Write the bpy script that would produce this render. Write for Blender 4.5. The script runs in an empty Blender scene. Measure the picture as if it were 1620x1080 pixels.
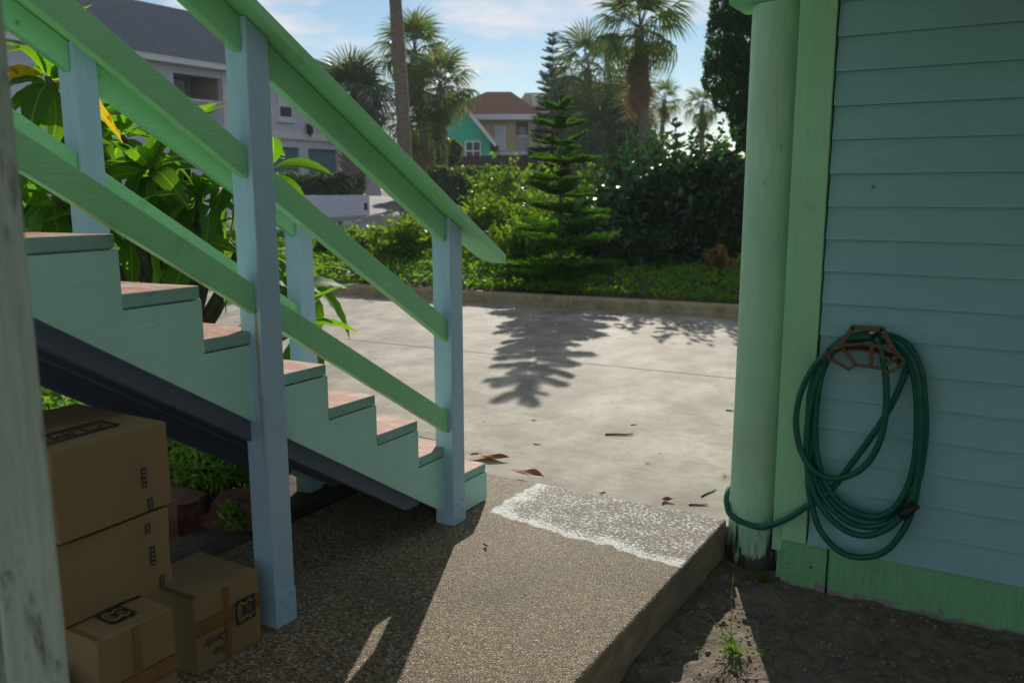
import bpy, bmesh, math, random
import numpy as np
from mathutils import Vector, Matrix, Euler, noise as mnoise
random.seed(7); rng = np.random.default_rng(7)
rad = math.radians
SC = bpy.context.scene
COL = SC.collection

# ------------------------------------------------------------------ camera
F, YAW, PITCH, ROLL, H = 1371.1, rad(30.694), rad(10.034), rad(-0.138), 1.6
_f = Vector((-math.sin(YAW)*math.cos(PITCH), math.cos(YAW)*math.cos(PITCH), -math.sin(PITCH)))
_r0 = Vector((math.cos(YAW), math.sin(YAW), 0)); _u0 = _r0.cross(_f)
_r = _r0*math.cos(ROLL)+_u0*math.sin(ROLL); _u = -_r0*math.sin(ROLL)+_u0*math.cos(ROLL)
FWD = Vector((-math.sin(YAW), math.cos(YAW), 0)); RIGHT = Vector((math.cos(YAW), math.sin(YAW), 0))
cam = bpy.data.cameras.new('camera'); camo = bpy.data.objects.new('camera', cam); COL.objects.link(camo)
camo.matrix_world = Matrix(((_r.x, _u.x, -_f.x, 0), (_r.y, _u.y, -_f.y, 0), (_r.z, _u.z, -_f.z, H), (0, 0, 0, 1)))
cam.sensor_width = 36; cam.lens = F/1620*36; cam.clip_start = .05; cam.clip_end = 3000
cam.dof.use_dof = True; cam.dof.focus_distance = 3.7; cam.dof.aperture_fstop = 3.4
SC.camera = camo

# ------------------------------------------------------------------ light
SUN_EL, SUN_AZ = rad(25.0), rad(24.8)       # azimuth from +Y towards -X
w = bpy.data.worlds.new('World'); SC.world = w; w.use_nodes = True
nt = w.node_tree; bg = nt.nodes['Background']; bg.inputs[1].default_value = 0.078
sky = nt.nodes.new('ShaderNodeTexSky'); sky.sky_type = 'NISHITA'; sky.sun_disc = False
sky.sun_elevation = SUN_EL; sky.sun_rotation = -SUN_AZ
sky.air_density = 1.0; sky.dust_density = 0.0; sky.ozone_density = 1.3
def wn(t, **k):
    n = nt.nodes.new(t)
    for a, b in k.items(): setattr(n, a, b)
    return n
tc = wn('ShaderNodeTexCoord'); sep = wn('ShaderNodeSeparateXYZ'); nt.links.new(tc.outputs['Generated'], sep.inputs[0])
zz = wn('ShaderNodeMath', operation='ADD'); nt.links.new(sep.outputs[2], zz.inputs[0]); zz.inputs[1].default_value = .12
dv = wn('ShaderNodeVectorMath', operation='DIVIDE'); cb = wn('ShaderNodeCombineXYZ')
for i in range(3): nt.links.new(zz.outputs[0], cb.inputs[i])
nt.links.new(tc.outputs['Generated'], dv.inputs[0]); nt.links.new(cb.outputs[0], dv.inputs[1])
cn = wn('ShaderNodeTexNoise'); cn.inputs['Scale'].default_value = 2.1; cn.inputs['Detail'].default_value = 9; cn.inputs['Roughness'].default_value = .55
mp = wn('ShaderNodeMapping'); mp.inputs['Location'].default_value = (3.1, 1.7, 0)
nt.links.new(dv.outputs[0], mp.inputs[0]); nt.links.new(mp.outputs[0], cn.inputs['Vector'])
rp = wn('ShaderNodeValToRGB'); rp.color_ramp.elements[0].position = .46; rp.color_ramp.elements[1].position = .66
nt.links.new(cn.outputs[0], rp.inputs[0])
mx = wn('ShaderNodeMixRGB'); nt.links.new(rp.outputs[0], mx.inputs[0]); nt.links.new(sky.outputs[0], mx.inputs[1])
mx.inputs[2].default_value = (8.6, 8.8, 9.2, 1)
nt.links.new(mx.outputs[0], bg.inputs[0])
sun = bpy.data.lights.new('sun', 'SUN'); sun.energy = 4.6; sun.angle = rad(.53); sun.color = (1, .93, .82)
suno = bpy.data.objects.new('sun', sun); COL.objects.link(suno)
SDIR = Vector((-math.sin(SUN_AZ)*math.cos(SUN_EL), math.cos(SUN_AZ)*math.cos(SUN_EL), math.sin(SUN_EL)))
suno.rotation_euler = SDIR.to_track_quat('Z', 'Y').to_euler()
SC.view_settings.view_transform = 'Standard'; SC.view_settings.look = 'None'
SC.view_settings.exposure = 0.22; SC.view_settings.gamma = 1
SC.cycles.max_bounces = 8; SC.cycles.transparent_max_bounces = 6

# ------------------------------------------------------------------ pixel -> place
def ray(px, py): return (_r*((px-810)/F) - _u*((py-540)/F) + _f)
def on(axis, val, px, py):
    d = ray(px, py); o = H if axis == 2 else 0
    return Vector((0, 0, H)) + d*((val-o)/d[axis])
def at(px, py, v):                       # v = horizontal distance along the view
    d = ray(px, py); return Vector((0, 0, H)) + d*(v/d.dot(FWD))
def uv(u, v, z=0): p = FWD*v + RIGHT*u; return Vector((p.x, p.y, z))
def zt(v):                               # far ground rises gently
    if v < 22: return -.06
    if v < 42: return -.06 + (v-22)/20*1.26
    return 1.2
def sep_v(p): return p.x*FWD.x + p.y*FWD.y

# ------------------------------------------------------------------ materials
MATS = {}
class NT:
    def __init__(s, name):
        s.m = bpy.data.materials.new(name); s.m.use_nodes = True; s.t = s.m.node_tree
        s.b = s.t.nodes['Principled BSDF']; s.out = s.t.nodes['Material Output']
        s.tc = s.n('ShaderNodeTexCoord'); MATS[name] = s.m
    def n(s, t, ins=None, **k):
        n = s.t.nodes.new(t)
        for a, b in k.items(): setattr(n, a, b)
        for a, b in (ins or {}).items(): s.put(n.inputs[a], b)
        return n
    def put(s, sock, v):
        if isinstance(v, bpy.types.NodeSocket): s.t.links.new(v, sock)
        elif isinstance(v, (tuple, list)) and len(v) == 3 and sock.type == 'RGBA': sock.default_value = (*v, 1)
        else: sock.default_value = v
    def noise(s, scale, stretch=(1, 1, 1), detail=4, rough=.55, rot=(0, 0, 0), vec=None, loc=(0, 0, 0)):
        m = s.n('ShaderNodeMapping', {0: vec or s.tc.outputs['Object']}); m.inputs['Scale'].default_value = stretch; m.inputs['Rotation'].default_value = rot; m.inputs['Location'].default_value = loc
        return s.n('ShaderNodeTexNoise', {'Vector': m.outputs[0], 'Scale': scale, 'Detail': detail, 'Roughness': rough}).outputs[0]
    def voro(s, scale, feature='F1', vec=None):
        return s.n('ShaderNodeTexVoronoi', {'Vector': vec or s.tc.outputs['Object'], 'Scale': scale}, feature=feature)
    def ramp(s, v, a, b, c0=(0, 0, 0), c1=(1, 1, 1)):
        r = s.n('ShaderNodeValToRGB', {0: v}); e = r.color_ramp.elements
        e[0].position = a; e[1].position = b; e[0].color = (*c0, 1); e[1].color = (*c1, 1); return r.outputs[0]
    def mix(s, f, a, b, mode='MIX'):
        return s.n('ShaderNodeMixRGB', {0: f, 1: a, 2: b}, blend_type=mode).outputs[0]
    def math(s, op, a, b=0.0, clamp=False):
        return s.n('ShaderNodeMath', {0: a, 1: b}, operation=op, use_clamp=clamp).outputs[0]
    def bump(s, h, strength=.3, dist=.01, normal=None):
        b = s.n('ShaderNodeBump', {'Height': h, 'Strength': strength, 'Distance': dist})
        if normal: s.put(b.inputs['Normal'], normal)
        return b.outputs[0]
    def xyz(s, which='Object'):
        q = s.n('ShaderNodeSeparateXYZ', {0: s.tc.outputs[which]}); return q.outputs
    def fin(s, col, rough=.6, normal=None, spec=.4):
        s.put(s.b.inputs['Base Color'], col); s.put(s.b.inputs['Roughness'], rough)
        s.b.inputs['Specular IOR Level'].default_value = spec
        if normal is not None: s.put(s.b.inputs['Normal'], normal)
        return s.m

def sc3(c, k): return tuple(min(1, x*k) for x in c)
def paint(name, col, stretch=(1, 1, 1), rot=(0, 0, 0), gscale=40, rough=.45, grain=.25, dirt=(.10, .09, .06), dirtamt=.5, lo=.62, hi=.80):
    s = NT(name)
    g = s.noise(gscale, stretch, 6, .6, rot); big = s.noise(2.2, (1, 1, 1), 5, .6); spot = s.noise(9, (1, 1, 1), 6, .65, loc=(5, 2, 1))
    c = s.mix(s.ramp(big, .3, .7), sc3(col, .88), sc3(col, 1.08))
    c = s.mix(s.ramp(g, .35, .7), sc3(col, .86), c)
    f = s.math('MULTIPLY', s.ramp(spot, lo, hi), dirtamt)
    c = s.mix(f, c, dirt)
    kn = s.voro(3.3); c = s.mix(s.n('ShaderNodeMapRange', {0: s.math('ADD', kn.outputs[0], s.math('MULTIPLY', spot, .06)), 1: .075, 2: .05}).outputs[0], c, sc3(col, .42))
    ch = s.noise(34, (1, 1, 1), 5, .75, loc=(9, 3, 4)); c = s.mix(s.math('MULTIPLY', s.ramp(ch, .69, .72), .7), c, sc3(dirt, 2.2))
    return s.fin(c, s.math('MULTIPLY_ADD', spot, .3), s.bump(g, grain, .004)) if False else s.fin(c, rough, s.bump(g, grain, .004))
SL = math.atan(.181/.288)               # slope of the stairs
GREEN = (.29, .69, .33); BLUE = (.38, .55, .69); MINT = (.43, .74, .65)
paint('rail_green', GREEN, (18, 1, 18), (SL, 0, 0), 9, .42)
paint('post_blue', BLUE, (18, 18, 1), (0, 0, 0), 9, .45, dirtamt=.35)
paint('mint_board', MINT, (14, 1.5, 14), (SL, 0, 0), 8, .5, dirtamt=.45)
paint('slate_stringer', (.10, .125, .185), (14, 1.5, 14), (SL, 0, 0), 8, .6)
paint('column_green', (.47, .76, .52), (16, 16, 1), (0, 0, 0), 6, .5, dirtamt=.25)
paint('trim_green', (.38, .72, .41), (22, 22, 1), (0, 0, 0), 8, .5, grain=.35, dirtamt=.3)
paint('beam_green', (.22, .60, .28), (1, 20, 20), (0, 0, 0), 8, .5)
paint('siding', (.30, .56, .58), (1, 20, 26), (0, 0, 0), 7, .5, grain=.22, dirtamt=.10)
paint('ceiling_paint', (.60, .66, .62), (1, 20, 20), (0, 0, 0), 7, .6)

def mk_skirt():
    s = NT('skirt_green'); col = (.22, .52, .25)
    g = s.noise(7, (18, 18, 1), 6, .6); z = s.xyz()[2]; n = s.noise(14, (1, 1, 1), 7, .7); n2 = s.noise(3, (2, 1, 1), 4, .6)
    c = s.mix(s.ramp(g, .35, .7), sc3(col, .8), sc3(col, 1.05))
    spk = s.noise(70, (1, 1, 1), 5, .7)
    c = s.mix(s.math('MULTIPLY', s.ramp(spk, .60, .68), s.ramp(n2, .45, .6)), c, (.03, .035, .025))
    low = s.math('ADD', s.math('MULTIPLY_ADD', z, -10.0), s.math('MULTIPLY', s.math('SUBTRACT', n, .5), 2.2))
    low = s.n('ShaderNodeMath', {0: s.math('MULTIPLY', z, -10.0), 1: s.math('MULTIPLY', s.math('SUBTRACT', n, .5), 2.4)}, operation='ADD').outputs[0]
    c = s.mix(s.ramp(low, .95, 1.0) if False else s.n('ShaderNodeMapRange', {0: low, 1: 1.78, 2: 1.90}).outputs[0], c, (.30, .25, .22))
    s.fin(c, .6, s.bump(g, .4, .005))
mk_skirt()

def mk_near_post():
    for nm, col, lo, hi in (('post_weathered', (.76, .90, .81), .56, .68), ('post_mildew_shade', (.30, .34, .27), .40, .62)):  # second copy: camera side's shade put into a darker base, plus mildew
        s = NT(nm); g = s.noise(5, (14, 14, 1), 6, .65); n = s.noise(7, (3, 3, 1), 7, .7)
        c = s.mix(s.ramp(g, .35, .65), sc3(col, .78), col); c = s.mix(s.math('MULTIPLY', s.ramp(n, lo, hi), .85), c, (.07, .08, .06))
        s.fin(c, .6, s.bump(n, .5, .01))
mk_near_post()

def mk_blue_stain():
    # the front post: same blue with a rust streak running down from the end of the lower rail
    s = NT('post_blue_stained'); col = BLUE
    g = s.noise(9, (18, 18, 1), 6, .6); big = s.noise(2.2, (1, 1, 1), 5, .6); spot = s.noise(9, (1, 1, 1), 6, .65)
    c = s.mix(s.ramp(big, .3, .7), sc3(col, .88), sc3(col, 1.08)); c = s.mix(s.ramp(g, .35, .7), sc3(col, .86), c)
    c = s.mix(s.math('MULTIPLY', s.ramp(spot, .62, .8), .35), c, (.1, .09, .06))
    o = s.xyz(); wob = s.noise(3, (1, 1, 2), 3)
    dx = s.math('ABSOLUTE', s.math('ADD', s.math('SUBTRACT', o[0], -2.276), s.math('MULTIPLY', s.math('SUBTRACT', wob, .5), .012)))
    f = s.n('ShaderNodeMapRange', {0: dx, 1: .013, 2: .003}).outputs[0]
    zf = s.math('MULTIPLY', s.n('ShaderNodeMapRange', {0: o[2], 1: .55, 2: 1.13}).outputs[0], s.math('LESS_THAN', o[2], 1.19))
    yf = s.math('LESS_THAN', o[1], 2.16)
    c = s.mix(s.math('MULTIPLY', s.math('MULTIPLY', f, zf), s.math('MULTIPLY', yf, .85)), c, (.30, .17, .05))
    s.fin(c, .45, s.bump(g, .25, .004))
mk_blue_stain()

def mk_tread():
    s = NT('tread_worn'); g = s.noise(9, (1.2, 14, 8), 7, .65); n = s.noise(5, (1.5, 3, 1), 6, .6)
    c = s.mix(s.ramp(g, .40, .62), (.25, .065, .04), (.44, .21, .15))
    c = s.mix(s.math('MULTIPLY', s.ramp(n, .48, .70), .75), c, (.46, .44, .38))
    c = s.mix(s.ramp(s.noise(22, (1, 4, 1), 6, .7, loc=(3, 3, 3)), .62, .7), c, (.07, .05, .035))
    s.fin(c, .7, s.bump(g, .5, .004))
mk_tread()
def mk_tread_end():
    s = NT('tread_end'); col = (.24, .47, .40)
    n = s.noise(16, (1, 1, 2.5), 7, .7); b = s.noise(4, (1, 1, 1), 5, .6)
    c = s.mix(s.ramp(b, .3, .7), sc3(col, .8), sc3(col, 1.1)); c = s.mix(s.math('MULTIPLY', s.ramp(n, .58, .72), .8), c, (.06, .05, .04))
    s.fin(c, .55, s.bump(n, .3, .003))
mk_tread_end()

def mk_slab():
    s = NT('exposed_aggregate')
    wob = s.n('ShaderNodeTexNoise', {'Vector': s.tc.outputs['Object'], 'Scale': 30.0}).outputs[1]
    vec = s.n('ShaderNodeVectorMath', {0: s.tc.outputs['Object'], 1: s.n('ShaderNodeVectorMath', {0: wob, 1: (.012, .012, .012)}, operation='MULTIPLY').outputs[0]}, operation='ADD').outputs[0]
    v = s.voro(100, vec=vec); ed = s.voro(100, 'DISTANCE_TO_EDGE', vec=vec); v2 = s.voro(260)
    rnd = s.n('ShaderNodeSeparateColor', {0: v.outputs['Color']}).outputs[0]
    r = s.n('ShaderNodeValToRGB', {0: rnd}); e = r.color_ramp.elements
    e[0].color = (.07, .048, .032, 1); e[1].color = (.52, .47, .38, 1)
    for p_, c_ in ((.22, (.19, .125, .07)), (.45, (.31, .22, .13)), (.68, (.43, .335, .215)), (.82, (.20, .165, .13)), (.9, (.50, .42, .30))):
        q = e.new(p_); q.color = (*c_, 1)
    big = s.noise(1.7, (1, 1, 1), 5, .6)
    c = s.mix(s.n('ShaderNodeMapRange', {0: ed.outputs[0], 1: .0, 2: .12}).outputs[0], (.12, .088, .056), r.outputs[0])
    c = s.mix(s.math('MULTIPLY', s.ramp(big, .5, .75), .4), c, (.22, .17, .115))
    # wet / dark algae tint under the stairs has its own blotchy shape
    al = s.math('MULTIPLY', s.ramp(s.noise(1.3, (1, 1, 1), 4, .6, loc=(2, 7, 0)), .46, .66), .5)
    c = s.mix(al, c, (.075, .085, .04))
    # white patching compound spread on the corner by the driveway, sitting between the pebbles
    o = s.xyz(); n = s.noise(5, (1, 1, 1), 5, .6); nn = s.math('MULTIPLY', s.math('SUBTRACT', n, .5), .17)
    fy = s.math('SUBTRACT', s.math('ADD', o[1], nn), s.math('MULTIPLY_ADD', o[0], .0)) if False else s.math('ADD', o[1], nn)
    lim = s.math('ADD', s.math('MULTIPLY', o[0], -.13), 3.20)       # lower border y = 3.20 - .13 x
    d1 = s.math('SUBTRACT', fy, lim); d2 = s.math('SUBTRACT', s.math('ADD', o[0], nn), -2.22)
    d = s.math('MINIMUM', d1, d2)
    region = s.n('ShaderNodeMapRange', {0: d, 1: 0.0, 2: .012}).outputs[0]
    rim = s.n('ShaderNodeMapRange', {0: d, 1: .12, 2: .03}).outputs[0]
    cover = s.math('ADD', s.math('MULTIPLY', rim, .40), s.math('MULTIPLY', s.ramp(s.noise(9, (1, 1, 1), 5, .65), .30, .75), .42))
    gaps = s.n('ShaderNodeMapRange', {0: s.math('ADD', s.noise(62, (1, 1, 1), 4, .7), s.math('MULTIPLY', cover, .34)), 1: .585, 2: .655}).outputs[0]
    white = s.math('MULTIPLY', region, gaps)
    c = s.mix(s.math('MULTIPLY', region, .35), c, (.16, .16, .15)); c = s.mix(white, c, (.74, .73, .68))
    h = s.math('MULTIPLY', s.math('MINIMUM', ed.outputs[0], .3), 1.0)
    nrm = s.bump(h, .85, .012); s.fin(c, s.math('ADD', s.math('MULTIPLY', rnd, .25), .55), nrm, .15)
mk_slab()
def mk_slab_side():
    s = NT('slab_side'); n = s.noise(6, (1, 1, 3), 7, .65); n2 = s.noise(2, (1, 1, 1), 4)
    c = s.mix(s.ramp(n, .3, .7), (.19, .145, .09), (.38, .305, .205)); c = s.mix(s.ramp(n2, .5, .7), c, (.15, .15, .13))
    s.fin(c, .85, s.bump(n, .6, .02))
mk_slab_side()
def mk_conc():
    s = NT('concrete'); n = s.noise(1.3, (1.6, 1, 1), 7, .62, (0, 0, .5)); f = s.noise(60, (1, 1, 1), 5, .7); t = s.noise(6, (1, 7, 1), 5, .6, (0, 0, .9))
    c = s.mix(s.ramp(n, .36, .64), (.20, .172, .125), (.43, .39, .315))
    c = s.mix(s.math('MULTIPLY', s.ramp(t, .4, .7), .35), c, (.45, .415, .345))
    c = s.mix(s.math('MULTIPLY', s.ramp(f, .5, .68), .4), c, (.17, .155, .13))
    st = s.noise(2.6, (1, 1, 1), 6, .7, loc=(4, 4, 4)); c = s.mix(s.math('MULTIPLY', s.ramp(st, .48, .60), .62), c, (.165, .14, .097)); sg = s.noise(16, (1, 1.6, 1), 6, .7, loc=(1, 6, 2)); c = s.mix(s.math('MULTIPLY', s.ramp(sg, .44, .64), .45), c, (.22, .195, .155))
    c = s.mix(s.ramp(s.noise(170, (1, 1, 1), 2), .74, .78), c, (.62, .62, .60))
    s.fin(c, .75, s.bump(f, .45, .006, s.bump(t, .25, .01)), .15)
mk_conc()
def simple(name, a, b, scale=8, rough=.7, bump=.3, stretch=(1, 1, 1), detail=6, dist=.01, spec=.35, metal=0):
    s = NT(name); n = s.noise(scale, stretch, detail, .62)
    s.fin(s.mix(s.ramp(n, .3, .7), a, b), rough, s.bump(n, bump, dist), spec); s.b.inputs['Metallic'].default_value = metal
simple('kerb_concrete', (.20, .145, .08), (.38, .30, .19), 7, .85, .5)
simple('soil', (.05, .038, .026), (.12, .095, .07), 14, .95, .8, dist=.02)
simple('dirt', (.12, .09, .062), (.27, .215, .165), 16, .95, .9, dist=.02)
simple('pebble', (.15, .12, .095), (.29, .245, .20), 9, .8, .4)
simple('far_ground', (.06, .075, .03), (.11, .12, .06), 1.5, .95, .3)
simple('far_paving', (.20, .20, .20), (.30, .29, .28), 2.5, .85, .2)
simple('red_stone', (.085, .032, .022), (.18, .08, .055), 9, .85, .9, dist=.03)
simple('joint_dark', (.035, .035, .022), (.06, .06, .035), 20, .95, .5)
simple('cardboard', (.215, .145, .065), (.27, .185, .088), 5, .75, .12, (1, 1, .2))
simple('cardboard_inner', (.13, .09, .05), (.2, .13, .07), 8, .85, .1)
simple('box_tape', (.17, .085, .022), (.22, .115, .032), 12, .22, .15, spec=.6)
simple('ink', (.012, .011, .012), (.03, .027, .028), 30, .6, .05)
simple('marker', (.03, .02, .02), (.06, .04, .035), 30, .6, .05)
simple('sticker', (.13, .12, .13), (.2, .19, .2), 40, .5, .05)
simple('hose_green', (.004, .085, .062), (.008, .13, .085), 14, .38, .1)
simple('black_tape', (.01, .01, .01), (.02, .02, .02), 14, .4, .1)
simple('brass', (.35, .27, .18), (.5, .42, .3), 14, .35, .1, metal=1)
simple('hanger_brown', (.105, .062, .036), (.16, .10, .06), 14, .5, .15)
simple('bolt_metal', (.25, .28, .3), (.35, .38, .4), 30, .4, .2)
simple('plaster_white', (.58, .57, .66), (.66, .65, .72), 1.2, .85, .1)
simple('white_trim', (.66, .66, .70), (.74, .74, .76), 3, .6, .05)
simple('roof_grey', (.05, .06, .08), (.11, .125, .155), 7, 1.0, .6, (1, 1, 3), dist=.03, spec=0.0)
simple('roof_red', (.15, .075, .058), (.24, .13, .10), 7, 1.0, .5, (1, 1, 3), spec=0.0)
simple('roof_brown', (.12, .07, .05), (.18, .11, .085), 7, .9, .5)
simple('roof_tan', (.34, .26, .19), (.42, .33, .25), 7, .9, .4)
simple('stucco_beige', (.50, .40, .24), (.58, .47, .30), 2, .85, .1)
simple('teal_siding', (.035, .46, .30), (.05, .54, .36), 2, .6, .1)
simple('garage_teal', (.10, .20, .24), (.13, .25, .29), 3, .5, .1)
simple('dark_window', (.03, .045, .06), (.06, .08, .10), 2, .12, .02, spec=.8)
simple('porch_shade', (.30, .28, .27), (.36, .34, .33), 2, .85, .05)
simple('fence_wood', (.055, .04, .04), (.11, .085, .075), 6, .85, .4, (6, 6, 1))
simple('bark_palm', (.13, .105, .085), (.29, .245, .20), 5, .9, .9, (1, 1, 5), dist=.04)
simple('bark', (.045, .038, .03), (.13, .115, .09), 12, .9, .8, (2, 2, 1), dist=.02)
simple('boot_grey', (.20, .17, .15), (.36, .31, .28), 6, .9, .5)
simple('pole_grey', (.10, .09, .085), (.16, .145, .13), 6, .8, .2)
simple('lantern_black', (.015, .015, .015), (.03, .03, .03), 6, .4, .1)

def leafmat(name, a, b, tr=.45, tint=(1.5, 1.6, .35), rough=.4, spec=.5, tone=None, isl=True):
    s = NT(name)
    rnd = s.n('ShaderNodeNewGeometry').outputs['Random Per Island'] if isl else s.n('ShaderNodeObjectInfo').outputs['Random']
    c = s.mix(rnd, a, b)
    if tone: c = s.mix(s.math('MULTIPLY', s.ramp(rnd, .90, .93), .8), c, tone)
    s.fin(c, rough, None, spec)
    t = s.n('ShaderNodeBsdfTranslucent', {0: s.n('ShaderNodeMixRGB', {0: 1.0, 1: c, 2: (*tint, 1)}, blend_type='MULTIPLY').outputs[0]})
    m = s.n('ShaderNodeMixShader', {0: tr, 1: s.b.outputs[0], 2: t.outputs[0]})
    s.t.links.new(m.outputs[0], s.out.inputs[0]); return s
leafmat('ground_cover', (.055, .15, .02), (.12, .25, .04), .55, (2.0, 1.7, .45), .55, .10)
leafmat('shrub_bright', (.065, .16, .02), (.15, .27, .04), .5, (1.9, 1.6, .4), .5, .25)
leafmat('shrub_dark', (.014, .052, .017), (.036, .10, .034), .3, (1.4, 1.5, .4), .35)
leafmat('hedge_leaf', (.075, .125, .06), (.14, .20, .10), .35, (1.5, 1.5, .5))
leafmat('croton_leaf', (.10, .12, .02), (.24, .09, .02), .4, (1.5, 1.2, .3))
leafmat('pine_green', (.035, .115, .015), (.075, .19, .03), .45, (1.9, 1.8, .3), .5, .25)
leafmat('pine_far', (.012, .035, .028), (.025, .06, .042), .2, (1.4, 1.5, .6))
leafmat('palm_leaf', (.05, .105, .04), (.11, .18, .065), .45, (1.9, 1.7, .5), .5, tone=(.22, .16, .06))
leafmat('palm_grey', (.055, .10, .065), (.11, .16, .095), .35, (1.6, 1.6, .5), .5, tone=(.2, .15, .08))
leafmat('palm_dead', (.24, .165, .105), (.38, .28, .19), .3, (1.2, 1.1, .8), .8, .2)
leafmat('cypress_leaf', (.022, .075, .022), (.06, .15, .04), .45, (1.6, 1.8, .4))
leafmat('fern_leaf', (.11, .24, .035), (.24, .38, .07), .5, (1.7, 1.5, .4), .5, .25)
leafmat('grass_blade', (.12, .24, .02), (.18, .32, .04), .6, (1.8, 1.6, .3), .6, .1, isl=False)
leafmat('dry_leaf', (.16, .07, .022), (.24, .11, .035), .3, (1.3, 1.0, .6), .6, isl=False)
leafmat('yellow_leaf', (.30, .17, .03), (.34, .2, .04), .3, (1.3, 1.1, .5), .6, isl=False)
def mk_plum():
    for nm, a, b in (('plumeria_leaf', (.030, .11, .016), (.065, .19, .022)), ('plumeria_leaf_yellow', (.14, .15, .015), (.22, .18, .02))):
        s = NT(nm); o = s.xyz()
        ph = s.math('ADD', s.math('MULTIPLY', o[0], 1.0), s.math('MULTIPLY', s.math('ABSOLUTE', o[1]), -.35))
        wv = s.math('POWER', s.math('ABSOLUTE', s.math('SINE', s.math('MULTIPLY', ph, 190))), 8.0)
        mid = s.n('ShaderNodeMapRange', {0: s.math('ABSOLUTE', o[1]), 1: .006, 2: .002}).outputs[0]
        rnd = s.n('ShaderNodeObjectInfo').outputs['Random']
        c = s.mix(rnd, a, b)
        c = s.mix(s.math('MULTIPLY', wv, .35), c, (.12, .22, .05)); c = s.mix(s.math('MULTIPLY', mid, .7), c, (.2, .28, .09))
        if 'yellow' in nm: c = s.mix(s.ramp(s.noise(25), .55, .62), c, (.14, .05, .01))
        s.fin(c, .58, s.bump(wv, .15, .003), .12)
        t = s.n('ShaderNodeBsdfTranslucent', {0: s.mix(1.0, c, (3.2, 2.6, .5), 'MULTIPLY')})
        m = s.n('ShaderNodeMixShader', {0: .58, 1: s.b.outputs[0], 2: t.outputs[0]}); s.t.links.new(m.outputs[0], s.out.inputs[0])
mk_plum()
def mk_col_base():
    s = NT('column_stained'); col = (.47, .76, .52)
    g = s.noise(6, (16, 16, 1), 6, .6); big = s.noise(2.2, (1, 1, 1), 5, .6); o = s.xyz()
    c = s.mix(s.ramp(big, .3, .7), sc3(col, .85), sc3(col, 1.05)); c = s.mix(s.ramp(g, .35, .7), sc3(col, .82), c)
    n = s.noise(11, (1.6, 1.6, .7), 6, .7); n2 = s.noise(9, (2.2, 2.2, .35), 6, .65, loc=(1, 4, 2))
    f = s.n('ShaderNodeMapRange', {0: o[2], 1: .14, 2: -.10}).outputs[0]
    c = s.mix(s.ramp(s.math('ADD', n2, s.math('MULTIPLY', f, .20)), .66, .74), c, (.045, .04, .035))
    f2 = s.n('ShaderNodeMapRange', {0: s.math('ADD', o[2], s.math('MULTIPLY', s.math('SUBTRACT', n, .5), .5)), 1: -.10, 2: -.16}).outputs[0]
    c = s.mix(f2, c, (.05, .04, .03))
    c = s.mix(s.math('MULTIPLY', s.ramp(s.noise(2.0, (2, 2, .4), 5, .6, loc=(8, 1, 0)), .55, .7), .35), c, (.30, .32, .27))
    s.fin(c, .55, s.bump(g, .3, .004))
mk_col_base()

# ------------------------------------------------------------------ mesh helpers
def link(name, me, mat=None, parent=None, kind=None):
    o = bpy.data.objects.new(name, me); COL.objects.link(o)
    if mat and me is not None and len(me.materials) == 0:
        for m_ in (mat if isinstance(mat, (list, tuple)) else [mat]): me.materials.append(MATS[m_])
    if parent is not None: o.parent = parent
    if kind: o['kind'] = kind
    return o
def tag(o, label, cat, group=None):
    o['label'] = label; o['category'] = cat
    if group: o['group'] = group
    return o
def thing(name, label, cat, loc=(0, 0, 0), group=None, rz=0):
    o = bpy.data.objects.new(name, None); COL.objects.link(o); o.location = loc; o.rotation_euler = (0, 0, rz); o.empty_display_size = .1
    return tag(o, label, cat, group)
def from_bm(name, bm, mat, parent=None, smooth=False, kind=None):
    me = bpy.data.meshes.new(name); bm.to_mesh(me); bm.free()
    if smooth:
        for p in me.polygons: p.use_smooth = True
    return link(name, me, mat, parent, kind)
def arr_mesh(name, V, Fq, smooth=False):
    V = np.asarray(V, np.float32).reshape(-1, 3); Fq = np.asarray(Fq, np.int32); k = Fq.shape[1]
    me = bpy.data.meshes.new(name); me.vertices.add(len(V)); me.vertices.foreach_set('co', V.ravel())
    me.loops.add(Fq.size); me.loops.foreach_set('vertex_index', Fq.ravel())
    me.polygons.add(len(Fq)); me.polygons.foreach_set('loop_start', np.arange(0, Fq.size, k, dtype=np.int32))
    try: me.polygons.foreach_set('loop_total', np.full(len(Fq), k, np.int32))
    except Exception: pass
    me.update(calc_edges=True); me.validate()
    if smooth: me.polygons.foreach_set('use_smooth', np.ones(len(Fq), bool))
    return me
def add_prism(bm, pts0, pts1):
    a = [bm.verts.new(p) for p in pts0]; b = [bm.verts.new(p) for p in pts1]; n = len(a)
    fs = [bm.faces.new(a[::-1]), bm.faces.new(b)]
    for i in range(n): fs.append(bm.faces.new((a[i], a[(i+1) % n], b[(i+1) % n], b[i])))
    return fs
def add_box(bm, x0, x1, y0, y1, z0, z1):
    return add_prism(bm, [(x0, y0, z0), (x1, y0, z0), (x1, y1, z0), (x0, y1, z0)], [(x0, y0, z1), (x1, y0, z1), (x1, y1, z1), (x0, y1, z1)])
def bevel(bm, w, seg=2):
    bmesh.ops.recalc_face_normals(bm, faces=bm.faces[:])
    bmesh.ops.bevel(bm, geom=bm.edges[:], offset=w, segments=seg, profile=.6, affect='EDGES', clamp_overlap=True)
def box(name, x0, x1, y0, y1, z0, z1, mat, parent=None, bev=.004, kind=None):
    bm = bmesh.new(); add_box(bm, x0, x1, y0, y1, z0, z1)
    if bev: bevel(bm, bev)
    return from_bm(name, bm, mat, parent, kind=kind)
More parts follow.
